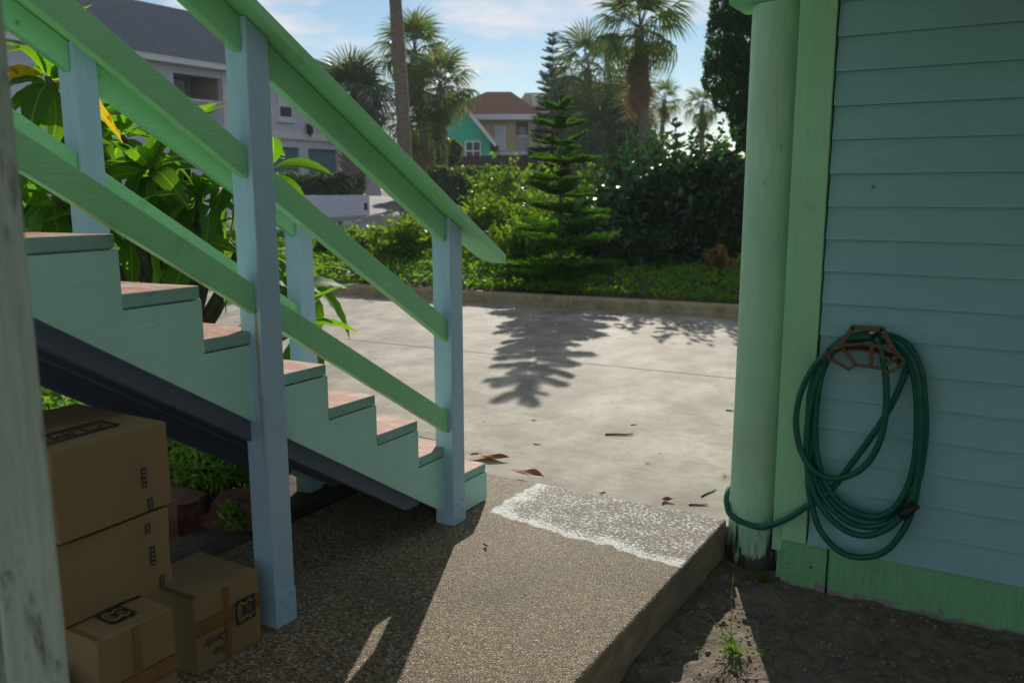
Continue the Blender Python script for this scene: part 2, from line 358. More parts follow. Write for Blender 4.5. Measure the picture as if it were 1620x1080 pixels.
def prism_yz(name, prof, x0, x1, mat, parent=None, bev=.004):     # profile in (y,z), extruded along x
    bm = bmesh.new(); add_prism(bm, [(x0, y, z) for y, z in prof], [(x1, y, z) for y, z in prof])
    bevel(bm, bev) if bev else bmesh.ops.recalc_face_normals(bm, faces=bm.faces[:])
    return from_bm(name, bm, mat, parent)
def tube_arrays(pts, radii, n=8, caps=True):
    pts = [Vector(p) for p in pts]; m = len(pts)
    if not hasattr(radii, '__len__'): radii = [radii]*m
    V = []; Fq = []; prev = None
    for i, p in enumerate(pts):
        t = (pts[min(i+1, m-1)]-pts[max(i-1, 0)]).normalized()
        if prev is None:
            a = t.orthogonal().normalized()
        else:
            a = prev - t*prev.dot(t); a = a.normalized() if a.length > 1e-6 else t.orthogonal().normalized()
        prev = a; b = t.cross(a)
        for k in range(n):
            q = 2*math.pi*k/n; V.append(p+(a*math.cos(q)+b*math.sin(q))*radii[i])
    for i in range(m-1):
        for k in range(n): Fq.append((i*n+k, i*n+(k+1) % n, (i+1)*n+(k+1) % n, (i+1)*n+k))
    return [tuple(v) for v in V], Fq
def tube(name, pts, radii, mat, parent=None, n=8):
    V, Fq = tube_arrays(pts, radii, n); m = len(V)//n
    me = bpy.data.meshes.new(name); me.from_pydata(V, [], Fq+[tuple(range(n))[::-1], tuple(range((m-1)*n, m*n))]); me.update()
    for p in me.polygons: p.use_smooth = len(p.vertices) == 4
    return link(name, me, mat, parent)
def spline(pts, k=8):
    P = [Vector(p) for p in pts]; out = []
    for i in range(len(P)-1):
        p0, p1, p2, p3 = P[max(i-1, 0)], P[i], P[i+1], P[min(i+2, len(P)-1)]
        for j in range(k):
            t = j/k; out.append(.5*((2*p1)+(-p0+p2)*t+(2*p0-5*p1+4*p2-p3)*t*t+(-p0+3*p1-3*p2+p3)*t**3))
    return out+[P[-1]]
def inst(name, me, parent, M, mat=None):
    o = bpy.data.objects.new(name, me); COL.objects.link(o)
    if mat and len(me.materials) == 0: me.materials.append(MATS[mat])
    o.parent = parent; o.matrix_local = M; return o
def text_mesh(s, size, shear=0.0, ext=.0004):
    cu = bpy.data.curves.new('t', 'FONT'); cu.body = s; cu.size = size; cu.shear = shear; cu.extrude = ext; cu.align_x = 'CENTER'; cu.align_y = 'CENTER'
    o = bpy.data.objects.new('t', cu); COL.objects.link(o); dg = bpy.context.evaluated_depsgraph_get()
    me = bpy.data.meshes.new_from_object(o.evaluated_get(dg)); bpy.data.objects.remove(o); bpy.data.curves.remove(cu); me.name = 'lettering'; me.materials.clear(); return me

# ================================================================== SETTING
def kerb_y(x): return 10.72+.098*(x+3.06)+.12          # front foot of the kerb
def joint_y(x): return 7.29+.04*(x+3.5)
# far ground sheet
_us = [-200, -120, -60, -30, -12, 0, 12, 30, 60, 120, 200]; _vs = [-60, -8, 8, 13, 20, 22, 26, 30, 34, 38, 42, 60, 120, 220]
V = []; Fq = []
for v in _vs:
    for u in _us: V.append(tuple(uv(u, v, -.32 if v < 14 else (zt(v)-.03 if v > 21 else -.12))))
nu = len(_us)
for i in range(len(_vs)-1):
    for j in range(nu-1): Fq.append((i*nu+j, i*nu+j+1, (i+1)*nu+j+1, (i+1)*nu+j))
link('ground', arr_mesh('ground', V, Fq), 'far_ground', kind='structure')

def noisy_sheet(name, x0, x1, y0, y1, nx, ny, zf, mat, kind='structure'):
    xs = np.linspace(x0, x1, nx); ys = np.linspace(y0, y1, ny); V = [(x, y, zf(x, y)) for y in ys for x in xs]
    Fq = [(j*nx+i, j*nx+i+1, (j+1)*nx+i+1, (j+1)*nx+i) for j in range(ny-1) for i in range(nx-1)]
    return link(name, arr_mesh(name, V, Fq, True), mat, kind=kind)
N3 = lambda x, y, s, o=0: mnoise.noise(Vector((x*s+o, y*s-o, o)))

# driveway: a dark bed with the concrete panels on it, joints left open
drive = link('driveway', None); drive['kind'] = 'structure'
xs = [-42, -24, -12.6, .9, 14]
bm = bmesh.new(); q = [bm.verts.new(p) for p in ((-42, 4.02, -.075), (14, 4.02, -.075), (14, kerb_y(14)+.05, -.075), (-42, kerb_y(-42)+.05, -.075))]; bm.faces.new(q)
from_bm('joint_bed', bm, 'joint_dark', drive)
for i in range(4):
    a, b = xs[i]+.006, xs[i+1]-.006
    for row in range(2):
        y0 = (lambda x: 4.016) if row == 0 else (lambda x: joint_y(x)+.007)
        y1 = (lambda x: joint_y(x)-.007) if row == 0 else (lambda x: kerb_y(x)-.004)
        bm = bmesh.new(); add_prism(bm, [(a, y0(a), -.14), (b, y0(b), -.14), (b, y1(b), -.14), (a, y1(a), -.14)], [(a, y0(a), -.04), (b, y0(b), -.04), (b, y1(b), -.04), (a, y1(a), -.04)])
        bevel(bm, .006); from_bm('concrete_panel', bm, 'concrete', drive)

# kerb along the far side of the driveway, cast in lengths
kerb = link('kerb', None); kerb['kind'] = 'structure'
edges = [-42+3.05*i for i in range(19)]
for i in range(18):
    a, b = edges[i]+.004, edges[i+1]-.004
    prof = [(0, -.14), (0, .085), (.018, .115), (.05, .128), (.15, .13), (.15, -.14)]
    bm = bmesh.new(); add_prism(bm, [(a, kerb_y(a)+y, z) for y, z in prof], [(b, kerb_y(b)+y, z) for y, z in prof]); bevel(bm, .006, 1)
    from_bm('kerb_stone', bm, 'kerb_concrete', kerb)

# the slab of exposed aggregate under the stairs
bm = bmesh.new(); add_box(bm, -2.98, -1.155, -6, 4.01, -.30, 0)
bmesh.ops.recalc_face_normals(bm, faces=bm.faces[:])
ed = [e for e in bm.edges if all(v.co.z > -.01 for v in e.verts) or (abs(e.verts[0].co.x-e.verts[1].co.x) < 1e-4 and abs(e.verts[0].co.y-e.verts[1].co.y) < 1e-4)]
bmesh.ops.bevel(bm, geom=ed, offset=.014, segments=3, profile=.5, affect='EDGES')
slab = from_bm('walkway_slab', bm, ['exposed_aggregate', 'slab_side'], kind='structure')
for p in slab.data.polygons: p.material_index = 0 if p.normal.z > .4 else 1

noisy_sheet('dirt', -1.17, 6.5, -6, 4.35, 170, 230, lambda x, y: -.205+.024*N3(x, y, 3)+.022*N3(x, y, 11, 4)+.006*N3(x, y, 30, 9)+max(0, .05-(x+1.16)*.25)*.6, 'dirt')
noisy_sheet('side_soil', -16, -2.97, -6, 4.45, 120, 100, lambda x, y: -.012+.03*N3(x, y, 2)+.012*N3(x, y, 9, 4)-(.05 if x > -3.05 else 0), 'soil')

# planted bed behind the kerb
def bed_z(x, y):
    d = y-kerb_y(x)-.15; return .09+.10*min(1, d/1.2)+.05*N3(x, y, .8)-(.35 if d > 9.6 else 0)
V = []; Fq = []; nx, ny = 120, 24
for j in range(ny):
    for i in range(nx):
        x = -34+48*i/(nx-1); y = kerb_y(x)+.145+10.0*j/(ny-1); V.append((x, y, bed_z(x, y)))
Fq = [(j*nx+i, j*nx+i+1, (j+1)*nx+i+1, (j+1)*nx+i) for j in range(ny-1) for i in range(nx-1)]
link('planting_bed', arr_mesh('planting_bed', V, Fq, True), 'soil', kind='structure')

# pavement of the house opposite, climbing to its garage
V = []; Fq = []
vs_ = np.linspace(20.5, 44, 12)
for v in vs_:
    for u in (-19, -11, -4, 2.5): V.append(tuple(uv(u*(.6+.4*v/44), v, max(zt(v), -.05)+.02)))
Fq = [(i*4+j, i*4+j+1, (i+1)*4+j+1, (i+1)*4+j) for i in range(11) for j in range(3)]
link('far_driveway', arr_mesh('far_driveway', V, Fq, True), 'far_paving', kind='structure')

# ================================================================== THE STILT HOUSE (right and overhead)
house = thing('stilt_house', 'pale blue lap sided beach house with green trim and round corner column', 'house', (-.8, 3.9, -.2))
HM = Matrix.Translation((.8, -3.9, .2))
def hp(o): o.parent = house; o.matrix_parent_inverse = HM; return o
# round column, slightly uneven like a peeled log
V = []; Fq = []; n = 40; zs = np.concatenate([np.linspace(-.3, .3, 26), np.linspace(.4, 2.385, 40)])
for z in zs:
    for k in range(n):
        a = 2*math.pi*k/n; r = .131-.003*z+.0025*mnoise.noise(Vector((math.cos(a)*2, math.sin(a)*2, z*1.3)))
        if z < -.05: r -= .012*max(0, mnoise.noise(Vector((math.cos(a)*3, math.sin(a)*3, z*9))))*min(1, (-.05-z)*12)
        V.append((-1.022+r*math.cos(a), 4.05+r*math.sin(a), z))
m = len(zs); Fq = [(i*n+k, i*n+(k+1) % n, (i+1)*n+(k+1) % n, (i+1)*n+k) for i in range(m-1) for k in range(n)]
col_ = hp(link('column', arr_mesh('column', V, Fq, True), 'column_stained')); col_['label'] = 'round green column with black mildew at its foot'
hp(box('wall_core', -.886, 6.5, 3.915, 4.12, -.28, 2.66, 'trim_green', bev=0))
hp(box('corner_board', -.853, -.747, 3.842, 3.912, .018, 2.66, 'trim_green', bev=.003))
hp(box('return_board', -.902, -.856, 3.872, 3.914, -.05, 2.66, 'trim_green', bev=.003))
STEP = .1369
for k in range(-3, 17):
    z0 = 2.204-STEP*k; prof = [(3.853, z0), (3.863, z0-.001), (3.882, z0+STEP+.03), (3.875, z0+STEP+.03)]
    j = random.uniform(-.0015, .0015)
    hp(prism_yz('siding_board', [(y+j*.5, z+j) for y, z in prof], -.7415+random.uniform(0, .002), 6.4, 'siding', bev=.0012))
# skirt: two boards with a rotten, uneven lower edge
def skirt(x0, x1, seed):
    rs = random.Random(seed); n = max(4, int((x1-x0)/.03)); top = []; bot = []
    for i in range(n+1):
        x = x0+(x1-x0)*i/n; b = -.215+.022*mnoise.noise(Vector((x*6, seed, 0)))+.012*mnoise.noise(Vector((x*25, seed, 3)))
        top.append((x, .03)); bot.append((x, b))
    bm = bmesh.new(); fr = []; bk = []
    for (x, z), (_, b) in zip(top, bot):
        fr.append((bm.verts.new((x, 3.866, z)), bm.verts.new((x, 3.866, b)))); bk.append((bm.verts.new((x, 3.895, z)), bm.verts.new((x, 3.895, b))))
    for i in range(n):
        bm.faces.new((fr[i][1], fr[i+1][1], fr[i+1][0], fr[i][0])); bm.faces.new((fr[i][1], bk[i][1], bk[i+1][1], fr[i+1][1])); bm.faces.new((fr[i][0], fr[i+1][0], bk[i+1][0], bk[i][0]))
    bm.faces.new((fr[0][0], bk[0][0], bk[0][1], fr[0][1])); bm.faces.new((fr[n][0], fr[n][1], bk[n][1], bk[n][0]))
    bmesh.ops.recalc_face_normals(bm, faces=bm.faces[:]); return hp(from_bm('skirt_board', bm, 'skirt_green'))
skirt(-.854, -.657, 1); skirt(-.645, 6.4, 2)
V_, F_ = tube_arrays([(-.722, 3.862, -.094), (-.722, 3.872, -.094)], .006, 10); hp(tube('rusty_nail', [(-.722, 3.860, -.094), (-.722, 3.872, -.094)], .006, 'hanger_brown', n=10))
hp(box('beam', -1.225, 6.4, 3.935, 4.20, 2.388, 2.655, 'beam_green', bev=.006))
hp(box('upper_floor', -1.26, 6.5, -2.6, 4.22, 2.66, 2.95, 'ceiling_paint', bev=.005))
p_ = hp(box('post', -1.292, -1.2, .606, .699, -.25, 2.66, ['post_weathered', 'post_mildew_shade'], bev=.007))
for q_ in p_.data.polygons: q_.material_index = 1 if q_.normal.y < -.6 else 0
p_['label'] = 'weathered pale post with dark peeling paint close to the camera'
for x_ in (2.2, 5.6): hp(box('post', x_, x_+.1, .6, .7, -.25, 2.66, 'post_weathered', bev=.006))

# ================================================================== STAIRCASE
st = thing('outdoor_staircase', 'wooden outdoor stairs with blue posts, green rails and worn mint treads', 'stairs', (-2.75, 3.0, 0))
SM = Matrix.Translation((2.75, -3.0, 0))
def sp(o): o.parent = st; o.matrix_parent_inverse = SM; return o
RISE, GO, Y0, Z0 = .1808, .288, 3.622, .205
nose = lambda k: Y0-GO*k
ztop = lambda k: Z0+RISE*k
NS = 13
for k in range(NS):
    yb = nose(k+1)+.0066; yf = nose(k)+random.uniform(-.004, .003)
    bm = bmesh.new(); n = 14; xa, xb = -3.222, -2.3085+random.uniform(-.003, .003)
    sag = random.uniform(.002, .006)
    rows = []
    for i in range(n+1):
        x = xa+(xb-xa)*i/n; dz = -sag*math.sin(math.pi*i/n)
        rows.append([bm.verts.new(c) for c in ((x, yb, ztop(k)-.042+dz), (x, yf, ztop(k)-.042+dz), (x, yf, ztop(k)+dz), (x, yb, ztop(k)+dz+.003))])
    for i in range(n):
        for q in range(4): bm.faces.new((rows[i][q], rows[i+1][q], rows[i+1][(q+1) % 4], rows[i][(q+1) % 4]))
    bm.faces.new(rows[0]); bm.faces.new(rows[n][::-1]); bmesh.ops.recalc_face_normals(bm, faces=bm.faces[:])
    ed = [e for e in bm.edges if len(e.link_faces) == 2 and e.calc_face_angle() > 1]
    bmesh.ops.bevel(bm, geom=ed, offset=.005, segments=2, profile=.6, affect='EDGES')
    o = sp(from_bm('tread', bm, ['tread_worn', 'tread_end']))
    for p in o.data.polygons: p.material_index = 0 if p.normal.z > .5 else 1
    zb = ztop(k-1)-.038 if k else .002
    sp(box('riser', -3.215, -2.313, nose(k)-.016, nose(k)+.006, zb, ztop(k)-.0425, 'mint_board', bev=.002))
def sideboard(x0, x1):
    mb = lambda y: max(.008, .794-.628*(y-2.081))
    bm = bmesh.new()
    for k in range(NS):
        ya, yb = nose(k+1)+.0085, nose(k)+.0085; ys = [ya, yb]
        if k == 0: ys = [ya, 2.081+(.794-.008)/.628, yb]
        for a, b in zip(ys[:-1], ys[1:]):
            q = [[bm.verts.new((x, y, z)) for y, z in ((a, mb(a)), (b, mb(b)), (b, ztop(k)-.0475), (a, ztop(k)-.0475))] for x in (x0, x1)]
            bm.faces.new(q[0]); bm.faces.new(q[1][::-1]); bm.faces.new((q[0][0], q[0][1], q[1][1], q[1][0])); bm.faces.new((q[0][2], q[0][3], q[1][3], q[1][2]))
            if b == yb: bm.faces.new((q[0][1], q[0][2], q[1][2], q[1][1]))
    bmesh.ops.remove_doubles(bm, verts=bm.verts[:], dist=1e-5); bmesh.ops.recalc_face_normals(bm, faces=bm.faces[:])
    return sp(from_bm('side_board', bm, 'mint_board'))
sideboard(-2.331, -2.3105); sideboard(-3.22, -3.2)
for x0, x1 in ((-2.375, -2.333), (-2.80, -2.76), (-3.197, -3.157)):
    zb = lambda y: .705-.628*(y-2.105)
    if x0 == -2.80: zb = lambda y: .745-.628*(y-2.105)
    ye = 2.98
    sp(prism_yz('stringer', [(-.2, zb(-.2)), (ye, zb(ye)), (ye+.10, zb(ye)-.005), (ye+.17, zb(ye)+.09), (-.2, zb(-.2)+.205)], x0, x1, 'slate_stringer', bev=.004))
zcap = lambda y: 2.158-.595*(y-2.098)
def slope_bar(name, xa, xb, ya, yb, z0, z1, mat, bev=.004):         # z0,z1: functions of y (bottom, top)
    return sp(prism_yz(name, [(ya, z0(ya)), (yb, z0(yb)), (yb, z1(yb)), (ya, z1(ya))], xa, xb, mat, bev=bev))
posts_y = ((-.10, 0.0), (2.10, 2.20), (3.25, 3.35))
for side, dx in (('front', 0), ('rear', -.93)):
    for i, (a, b) in enumerate(posts_y):
        bm = bmesh.new(); x0, x1 = -2.357+dx, -2.256+dx
        z0 = -.0 if dx == 0 else -.1
        add_prism(bm, [(x0, a, z0), (x1, a, z0), (x1, b, z0), (x0, b, z0)], [(x0, a, zcap(a)-.002), (x1, a, zcap(a)-.002), (x1, b, zcap(b)-.002), (x0, b, zcap(b)-.002)])
        bevel(bm, .006); o = sp(from_bm('post', bm, 'post_blue_stained' if (dx == 0 and i == 1) else 'post_blue'))
        if dx == 0 and i:
            bp = box('base_bracket', x0-.002, x1+.0025, a-.002, b+.002, .004, .135, 'post_blue', bev=.003); bp.parent = o
            for zz_, yy_ in ((.03, .03), (.065, .07), (.10, .035), (.115, .075)):
                t_ = tube('bolt', [(x1+.002, a+yy_, zz_), (x1+.007, a+yy_, zz_)], .008, 'post_blue', n=8); t_.parent = o
    xa, xb = -2.315+dx, -2.277+dx
    segs = ((0.001, 2.099), (2.201, 3.249))
    for a, b in segs:
        rz = lambda z, y_, s: (lambda y: z-s*(y-y_))
        slope_bar('top_rail', xa, xb, a, b, lambda y: 2.046-.593*(y-2.09), lambda y: zcap(y)-.003, 'rail_green')
        slope_bar('middle_rail', xa, xb, a, b, lambda y: 1.638-.637*(y-2.09), lambda y: 1.638-.637*(y-2.09)+.106, 'rail_green')
        for fn_ in ((lambda y: 1.638-.637*(y-2.09)), (lambda y: 1.176-.62*(y-2.094)), (lambda y: 2.046-.593*(y-2.09))):
            for yn_ in (a+.03, b-.03):
                for dz_ in (.03, .075): sp(tube('nail_head', [(xb-.001, yn_+random.uniform(-.008, .008), fn_(yn_)+dz_), (xb+.0012, yn_, fn_(yn_)+dz_)], .003, 'trim_green', n=8))
        slope_bar('lower_rail', xa, xb, a, b, lambda y: 1.176-.62*(y-2.094), lambda y: 1.176-.62*(y-2.094)+.105, 'rail_green')
    # cap with a rounded inner corner at the lower end
    x0, x1 = -2.345+dx, -2.2+dx; ya, ye = -.12, 3.652
    outl = [(x0, ya), (x1, ya), (x1, ye)]+[(x0+.075-.075*math.sin(t), ye-.10+.10*math.cos(t)) for t in np.linspace(0, math.pi/2, 8)]
    bm = bmesh.new(); add_prism(bm, [(x, y, zcap(y)) for x, y in outl], [(x, y, zcap(y)+.044) for x, y in outl]); bevel(bm, .004, 2)
    sp(from_bm('handrail_cap', bm, 'rail_green'))

# ================================================================== CARDBOARD BOXES
def carton(label, x0, x1, y0, y1, z0, z1, rz=0.0, logo=None, seam=True, stickers=(), tapeh=True, text=None, toptext=None, tilt=0, toplogo=False):
    cx, cy = (x0+x1)/2, (y0+y1)/2; t = thing('cardboard_box', label, 'box', (cx, cy, z0), 'cardboard boxes under the stairs'); t.rotation_euler = (0, tilt, rz)
    a, b, h = (x1-x0)/2, (y1-y0)/2, z1-z0
    bm = bmesh.new(); add_box(bm, -a, a, -b, b, 0, h)
    bmesh.ops.subdivide_edges(bm, edges=bm.edges[:], cuts=5, use_grid_fill=True)
    for v in bm.verts:
        q = Vector((v.co.x*5+x0*9, v.co.y*5, v.co.z*5+z0*7)); d = mnoise.noise_vector(q)*.0065; v.co += d
        v.co.z = max(0, v.co.z)
    bmesh.ops.recalc_face_normals(bm, faces=bm.faces[:])
    ed = [e for e in bm.edges if len(e.link_faces) == 2 and e.calc_face_angle() > 1]
    bmesh.ops.bevel(bm, geom=ed, offset=.004, segments=2, profile=.5, affect='EDGES')
    bm.normal_update(); from_bm('body', bm, 'cardboard', t)
    if tapeh:
        box('tape', a+.0035, a+.0042, -b*.98, b*.98, h*.5, h*.5+.05, 'box_tape', t, 0); box('seam', a+.0045, a+.0052, -b*.97, b*.97, h*.5+.002, h*.5+.0035, 'ink', t, 0)
        box('tape', -a*.98, a*.98, -b*.99, -b*.86, h+.0035, h+.0042, 'box_tape', t, 0); box('tape', a+.0046, a+.0054, -b*.12, b*.03, .005, h*.98, 'box_tape', t, 0)
    for (yy, zz_, s_) in stickers:
        o = box('printed_code', a+.0045, a+.0052, yy-.008, yy+.008, zz_-.03*s_, zz_+.03*s_, 'ink', t, 0)
        for q in range(4): box('printed_mark', a+.0054, a+.0060, yy-.005, yy+.004, zz_-.025*s_+q*.014*s_, zz_-.018*s_+q*.014*s_, 'sticker', o, 0)
    def emblem(M, s):
        pl = bpy.data.objects.new('printed_emblem', None)
        bm = bmesh.new(); add_box(bm, -s, s, -s, s, 0, .0005); o = from_bm('printed_emblem', bm, 'ink', t); o.matrix_local = M
        bars = []
        def poly(pts):
            bm = bmesh.new(); add_prism(bm, [(x*s, y*s, .0007) for x, y in pts], [(x*s, y*s, .0013) for x, y in pts]); bmesh.ops.recalc_face_normals(bm, faces=bm.faces[:]); c = from_bm('emblem_mark', bm, 'cardboard', o)
        for sy in (1, -1):
            zz_ = [(-.8, .62), (-.45, .86), (.05, .58), (.38, .86), (.8, .55), (.8, .40), (.40, .62), (.05, .36), (-.45, .62), (-.8, .44)]
            poly([(x, y*sy) for x, y in zz_][::sy])
        poly([(-.82, -.45), (-.34, -.45), (-.34, .45), (-.82, .45)])
        for q in range(3):
            y = -.2+.2*q; poly([(.1, y-.03), (.62, y-.03), (.62, y+.03), (.1, y+.03)])
        for q in range(5):
            y = -.36+.16*q; bm = bmesh.new(); add_box(bm, -.76*s, -.40*s, (y-.03)*s, (y+.03)*s, .0015, .0019); from_bm('emblem_stroke', bm, 'ink', o)
    if logo:
        yy, zz_, s_ = logo
        emblem(Matrix.Translation((a+.0052, yy, zz_)) @ Matrix(((0, 0, 1, 0), (1, 0, 0, 0), (0, 1, 0, 0), (0, 0, 0, 1))), s_)
    if toplogo:
        xx, yy, s_ = toplogo; emblem(Matrix.Translation((xx, yy, h+.0048)) @ Matrix.Rotation(rad(90), 4, 'Z'), s_)
    if text:
        for body, yy, zz_, s_ in text:
            M = Matrix.Translation((a+.0058, yy, zz_)) @ Matrix(((0, 0, 1, 0), (1, 0, 0, 0), (0, 1, 0, 0), (0, 0, 0, 1))) @ Matrix.Rotation(math.pi, 4, 'Z')
            inst('handwriting', text_mesh(body, s_, .35), t, M, 'marker')
    if toptext:
        body, xx, yy, s_ = toptext
        M = Matrix.Translation((xx, yy, h+.005)) @ Matrix.Rotation(-math.pi/2, 4, 'Z')
        inst('printed_name', text_mesh(body, s_, .15), t, M, 'ink')
        bm = bmesh.new(); L, W, e = s_*2.05, s_*.55, .006
        for (p0, p1) in (((-L, W), (L, W)), ((-L, -W), (L, -W)), ((-L, -W), (-L, W)), ((L, -W), (L, W))):
            add_box(bm, min(p0[1], p1[1])-e+xx, max(p0[1], p1[1])+e+xx, min(p0[0], p1[0])-e+yy, max(p0[0], p1[0])+e+yy, h+.0045, h+.005)
        from_bm('printed_outline', bm, 'ink', t)
    return t
carton('cardboard box with black emblem and upside down handwriting beside the stair post', -2.56, -2.256, 1.742, 2.027, 0, .272, .0, logo=(.072, .148, .044), text=(('Candy', -.055, .098, .040), ('Tab', -.045, .055, .036)))
carton('cardboard box with emblems on top and side, under the leaning boxes', -2.40, -2.066, 1.283, 1.528, 0, .396, .0, logo=(-.01, .075, .05), toplogo=(.078, .0, .040))
carton('plain cardboard box in the middle of the stack of three', -2.52, -2.195, 1.282, 1.632, .402, .642, -.03, seam=False, tapeh=False, stickers=((.10, .20, .5), (.11, .11, 1.0), (.135, .02, .6)))
carton('cardboard box on top of the stack of three, lettering on its lid', -2.62, -2.190, 1.275, 1.642, .650, .912, .02, seam=False, tapeh=False, stickers=((.09, .11, 1.0), (.105, .025, .6)), toptext=('CLIMAX', .10, -.08, .075))
carton('low cardboard box nearest the camera, mostly hidden by the peeling post', -2.42, -2.13, .93, 1.215, 0, .31, .02)

# ================================================================== HOSE AND HANGER on the siding
YW = 3.846
z5 = lambda x, y, d=0: on(1, YW-.045-d, 1220+x/2.571, 480+y/2.571)
hose = thing('garden_hose', 'coiled dark green garden hose hanging on the siding, one end round the column', 'hose', on(1, YW, 1370, 700))
HO = Matrix.Translation(-hose.location)
def loop(pts, d, rr=.0118):
    P = spline([z5(x, y, d) for x, y in pts], 6); return P
loops = [
 ([(400, 128), (500, 148), (565, 200), (610, 300), (628, 440), (622, 590), (592, 740), (530, 825), (450, 868), (365, 866), (285, 822), (215, 735), (176, 620), (163, 460), (178, 330), (225, 225), (300, 155), (400, 130)], .0),
 ([(400, 140), (490, 158), (545, 205), (582, 300), (594, 450), (586, 620), (556, 740), (500, 830), (430, 865), (350, 850), (270, 800), (205, 690), (180, 560), (186, 400), (212, 270), (260, 190), (330, 150), (400, 140)], .026),
 ([(400, 120), (510, 140), (580, 200), (618, 320), (622, 480), (612, 640), (575, 790), (510, 870), (420, 906), (330, 893), (250, 835), (185, 740), (152, 620), (150, 470), (165, 330), (215, 215), (300, 140), (400, 122)], .014),
 ([(400, 134), (500, 150), (570, 220), (600, 330), (607, 500), (600, 670), (570, 800), (500, 895), (400, 942), (310, 925), (230, 860), (170, 760), (145, 640), (150, 480), (180, 330), (235, 215), (310, 150), (400, 134)], .034),
 ([(205, 250), (185, 380), (170, 540), (150, 700), (165, 820), (205, 930), (285, 1010), (375, 1031), (465, 1006), (535, 925), (578, 825), (600, 700), (606, 560), (600, 400), (575, 280), (535, 190)], .02),
 ([(425, 135), (450, 200), (467, 310), (466, 440), (440, 565), (390, 650), (325, 697), (250, 710), (180, 683), (130, 620), (106, 540), (102, 450), (125, 350), (175, 255), (235, 195)], .055),
 ([(552, 255), (535, 310), (500, 390), (440, 495), (350, 620), (240, 762), (165, 818)], .012),
]
V = []; Fq = []
for pts, d in loops:
    a, b = tube_arrays(loop(pts, d), .0136, 10); o_ = len(V); V += a; Fq += [tuple(i+o_ for i in f) for f in b]
# the tail that runs across the corner board and round the column
z4 = lambda x, y, yy: on(1, yy, 1100+x/3.115, 760+y/3.115)
tail = [z5(240, 762, .012), z5(165, 818, .012), z4(550, 126, 3.805), z4(470, 178, 3.81), z4(395, 212, 3.845), z4(310, 229, 3.90)]
cz = tail[-1].z
for dg, dz in ((-125, .015), (-150, .05), (-175, .085), (-200, .11), (-235, .13), (-280, .14)):
    a = rad(dg); tail.append(Vector((-1.022+.146*math.cos(a), 4.05+.146*math.sin(a), cz+dz)))
a, b = tube_arrays(spline(tail, 6), .0136, 10); o_ = len(V); V += a; Fq += [tuple(i+o_ for i in f) for f in b]
o = link('coil', arr_mesh('coil', V, Fq, True), 'hose_green', hose); o.matrix_parent_inverse = HO
p0, p1 = z5(425, 138, .055), z5(408, 112, .055)
for nm, P_, R_, m_ in (('brass_fitting', [p0, p0.lerp(p1, .5), p0.lerp(p1, .5), p1], [.014, .014, .017, .017], 'brass'), ('black_tape_wrap', [z5(530, 868, .05), z5(550, 850, .05), z5(588, 815, .05)], .021, 'black_tape')):
    o = tube(nm, P_, R_, m_, hose, 10); o.matrix_parent_inverse = HO
hang = thing('hose_hanger', 'brown plastic hose hanger with open saddle fixed to the siding', 'hose hanger', on(1, YW, 1370, 560))
HG = Matrix.Translation(-hang.location)
z6 = lambda x, y, yy: on(1, yy, 1280+x/7.717, 500+y/7.717)
def bars(name, polys, w_, yy, dep):
    bm = bmesh.new()
    for pts in polys:
        P_ = [z6(x, y, yy) for x, y in pts]
        for a, b in zip(P_[:-1], P_[1:]):
            t_ = (b-a).normalized(); nn_ = Vector((-t_.z, 0, t_.x))*w_; dy = Vector((0, dep, 0)); ea, eb = a-t_*w_*.4, b+t_*w_*.4
            add_prism(bm, [ea-nn_, eb-nn_, eb+nn_, ea+nn_], [ea-nn_+dy, eb-nn_+dy, eb+nn_+dy, ea+nn_+dy])
    bevel(bm, .0015, 1); o = from_bm(name, bm, 'hanger_brown', hang); o.matrix_parent_inverse = HG
bars('back_arch', [[(345, 400), (530, 140), (890, 160), (1040, 430)]], .0105, YW-.11, .012)
bars('front_rim', [[(222, 465), (300, 405), (440, 355), (660, 335), (880, 375), (1060, 455), (1160, 540)], [(222, 465), (260, 530), (480, 650), (560, 600), (890, 640), (965, 690), (1110, 620), (1160, 545)]], .006, YW-.125, .012)
for pl in ([(410, 400), (565, 595)], [(765, 350), (750, 600)], [(1085, 480), (945, 590)]): bars('rib', [pl], .008, YW-.118, .01)
arc = [z6(x, y, YW) for x, y in ((235, 470), (300, 420), (440, 370), (660, 350), (880, 388), (1060, 466), (1150, 540))]
bm = bmesh.new(); rows = [[bm.verts.new(p+Vector((0, -.118, 0))) for p in arc], [bm.verts.new(p+Vector((0, -.002, 0))) for p in arc], [bm.verts.new(p+Vector((0, -.002, -.006))) for p in arc], [bm.verts.new(p+Vector((0, -.118, -.006))) for p in arc]]
for r_ in range(4):
    for i in range(len(arc)-1): bm.faces.new((rows[r_][i], rows[r_][i+1], rows[(r_+1) % 4][i+1], rows[(r_+1) % 4][i]))
bmesh.ops.recalc_face_normals(bm, faces=bm.faces[:]); o = from_bm('saddle', bm, 'hanger_brown', hang); o.matrix_parent_inverse = HG

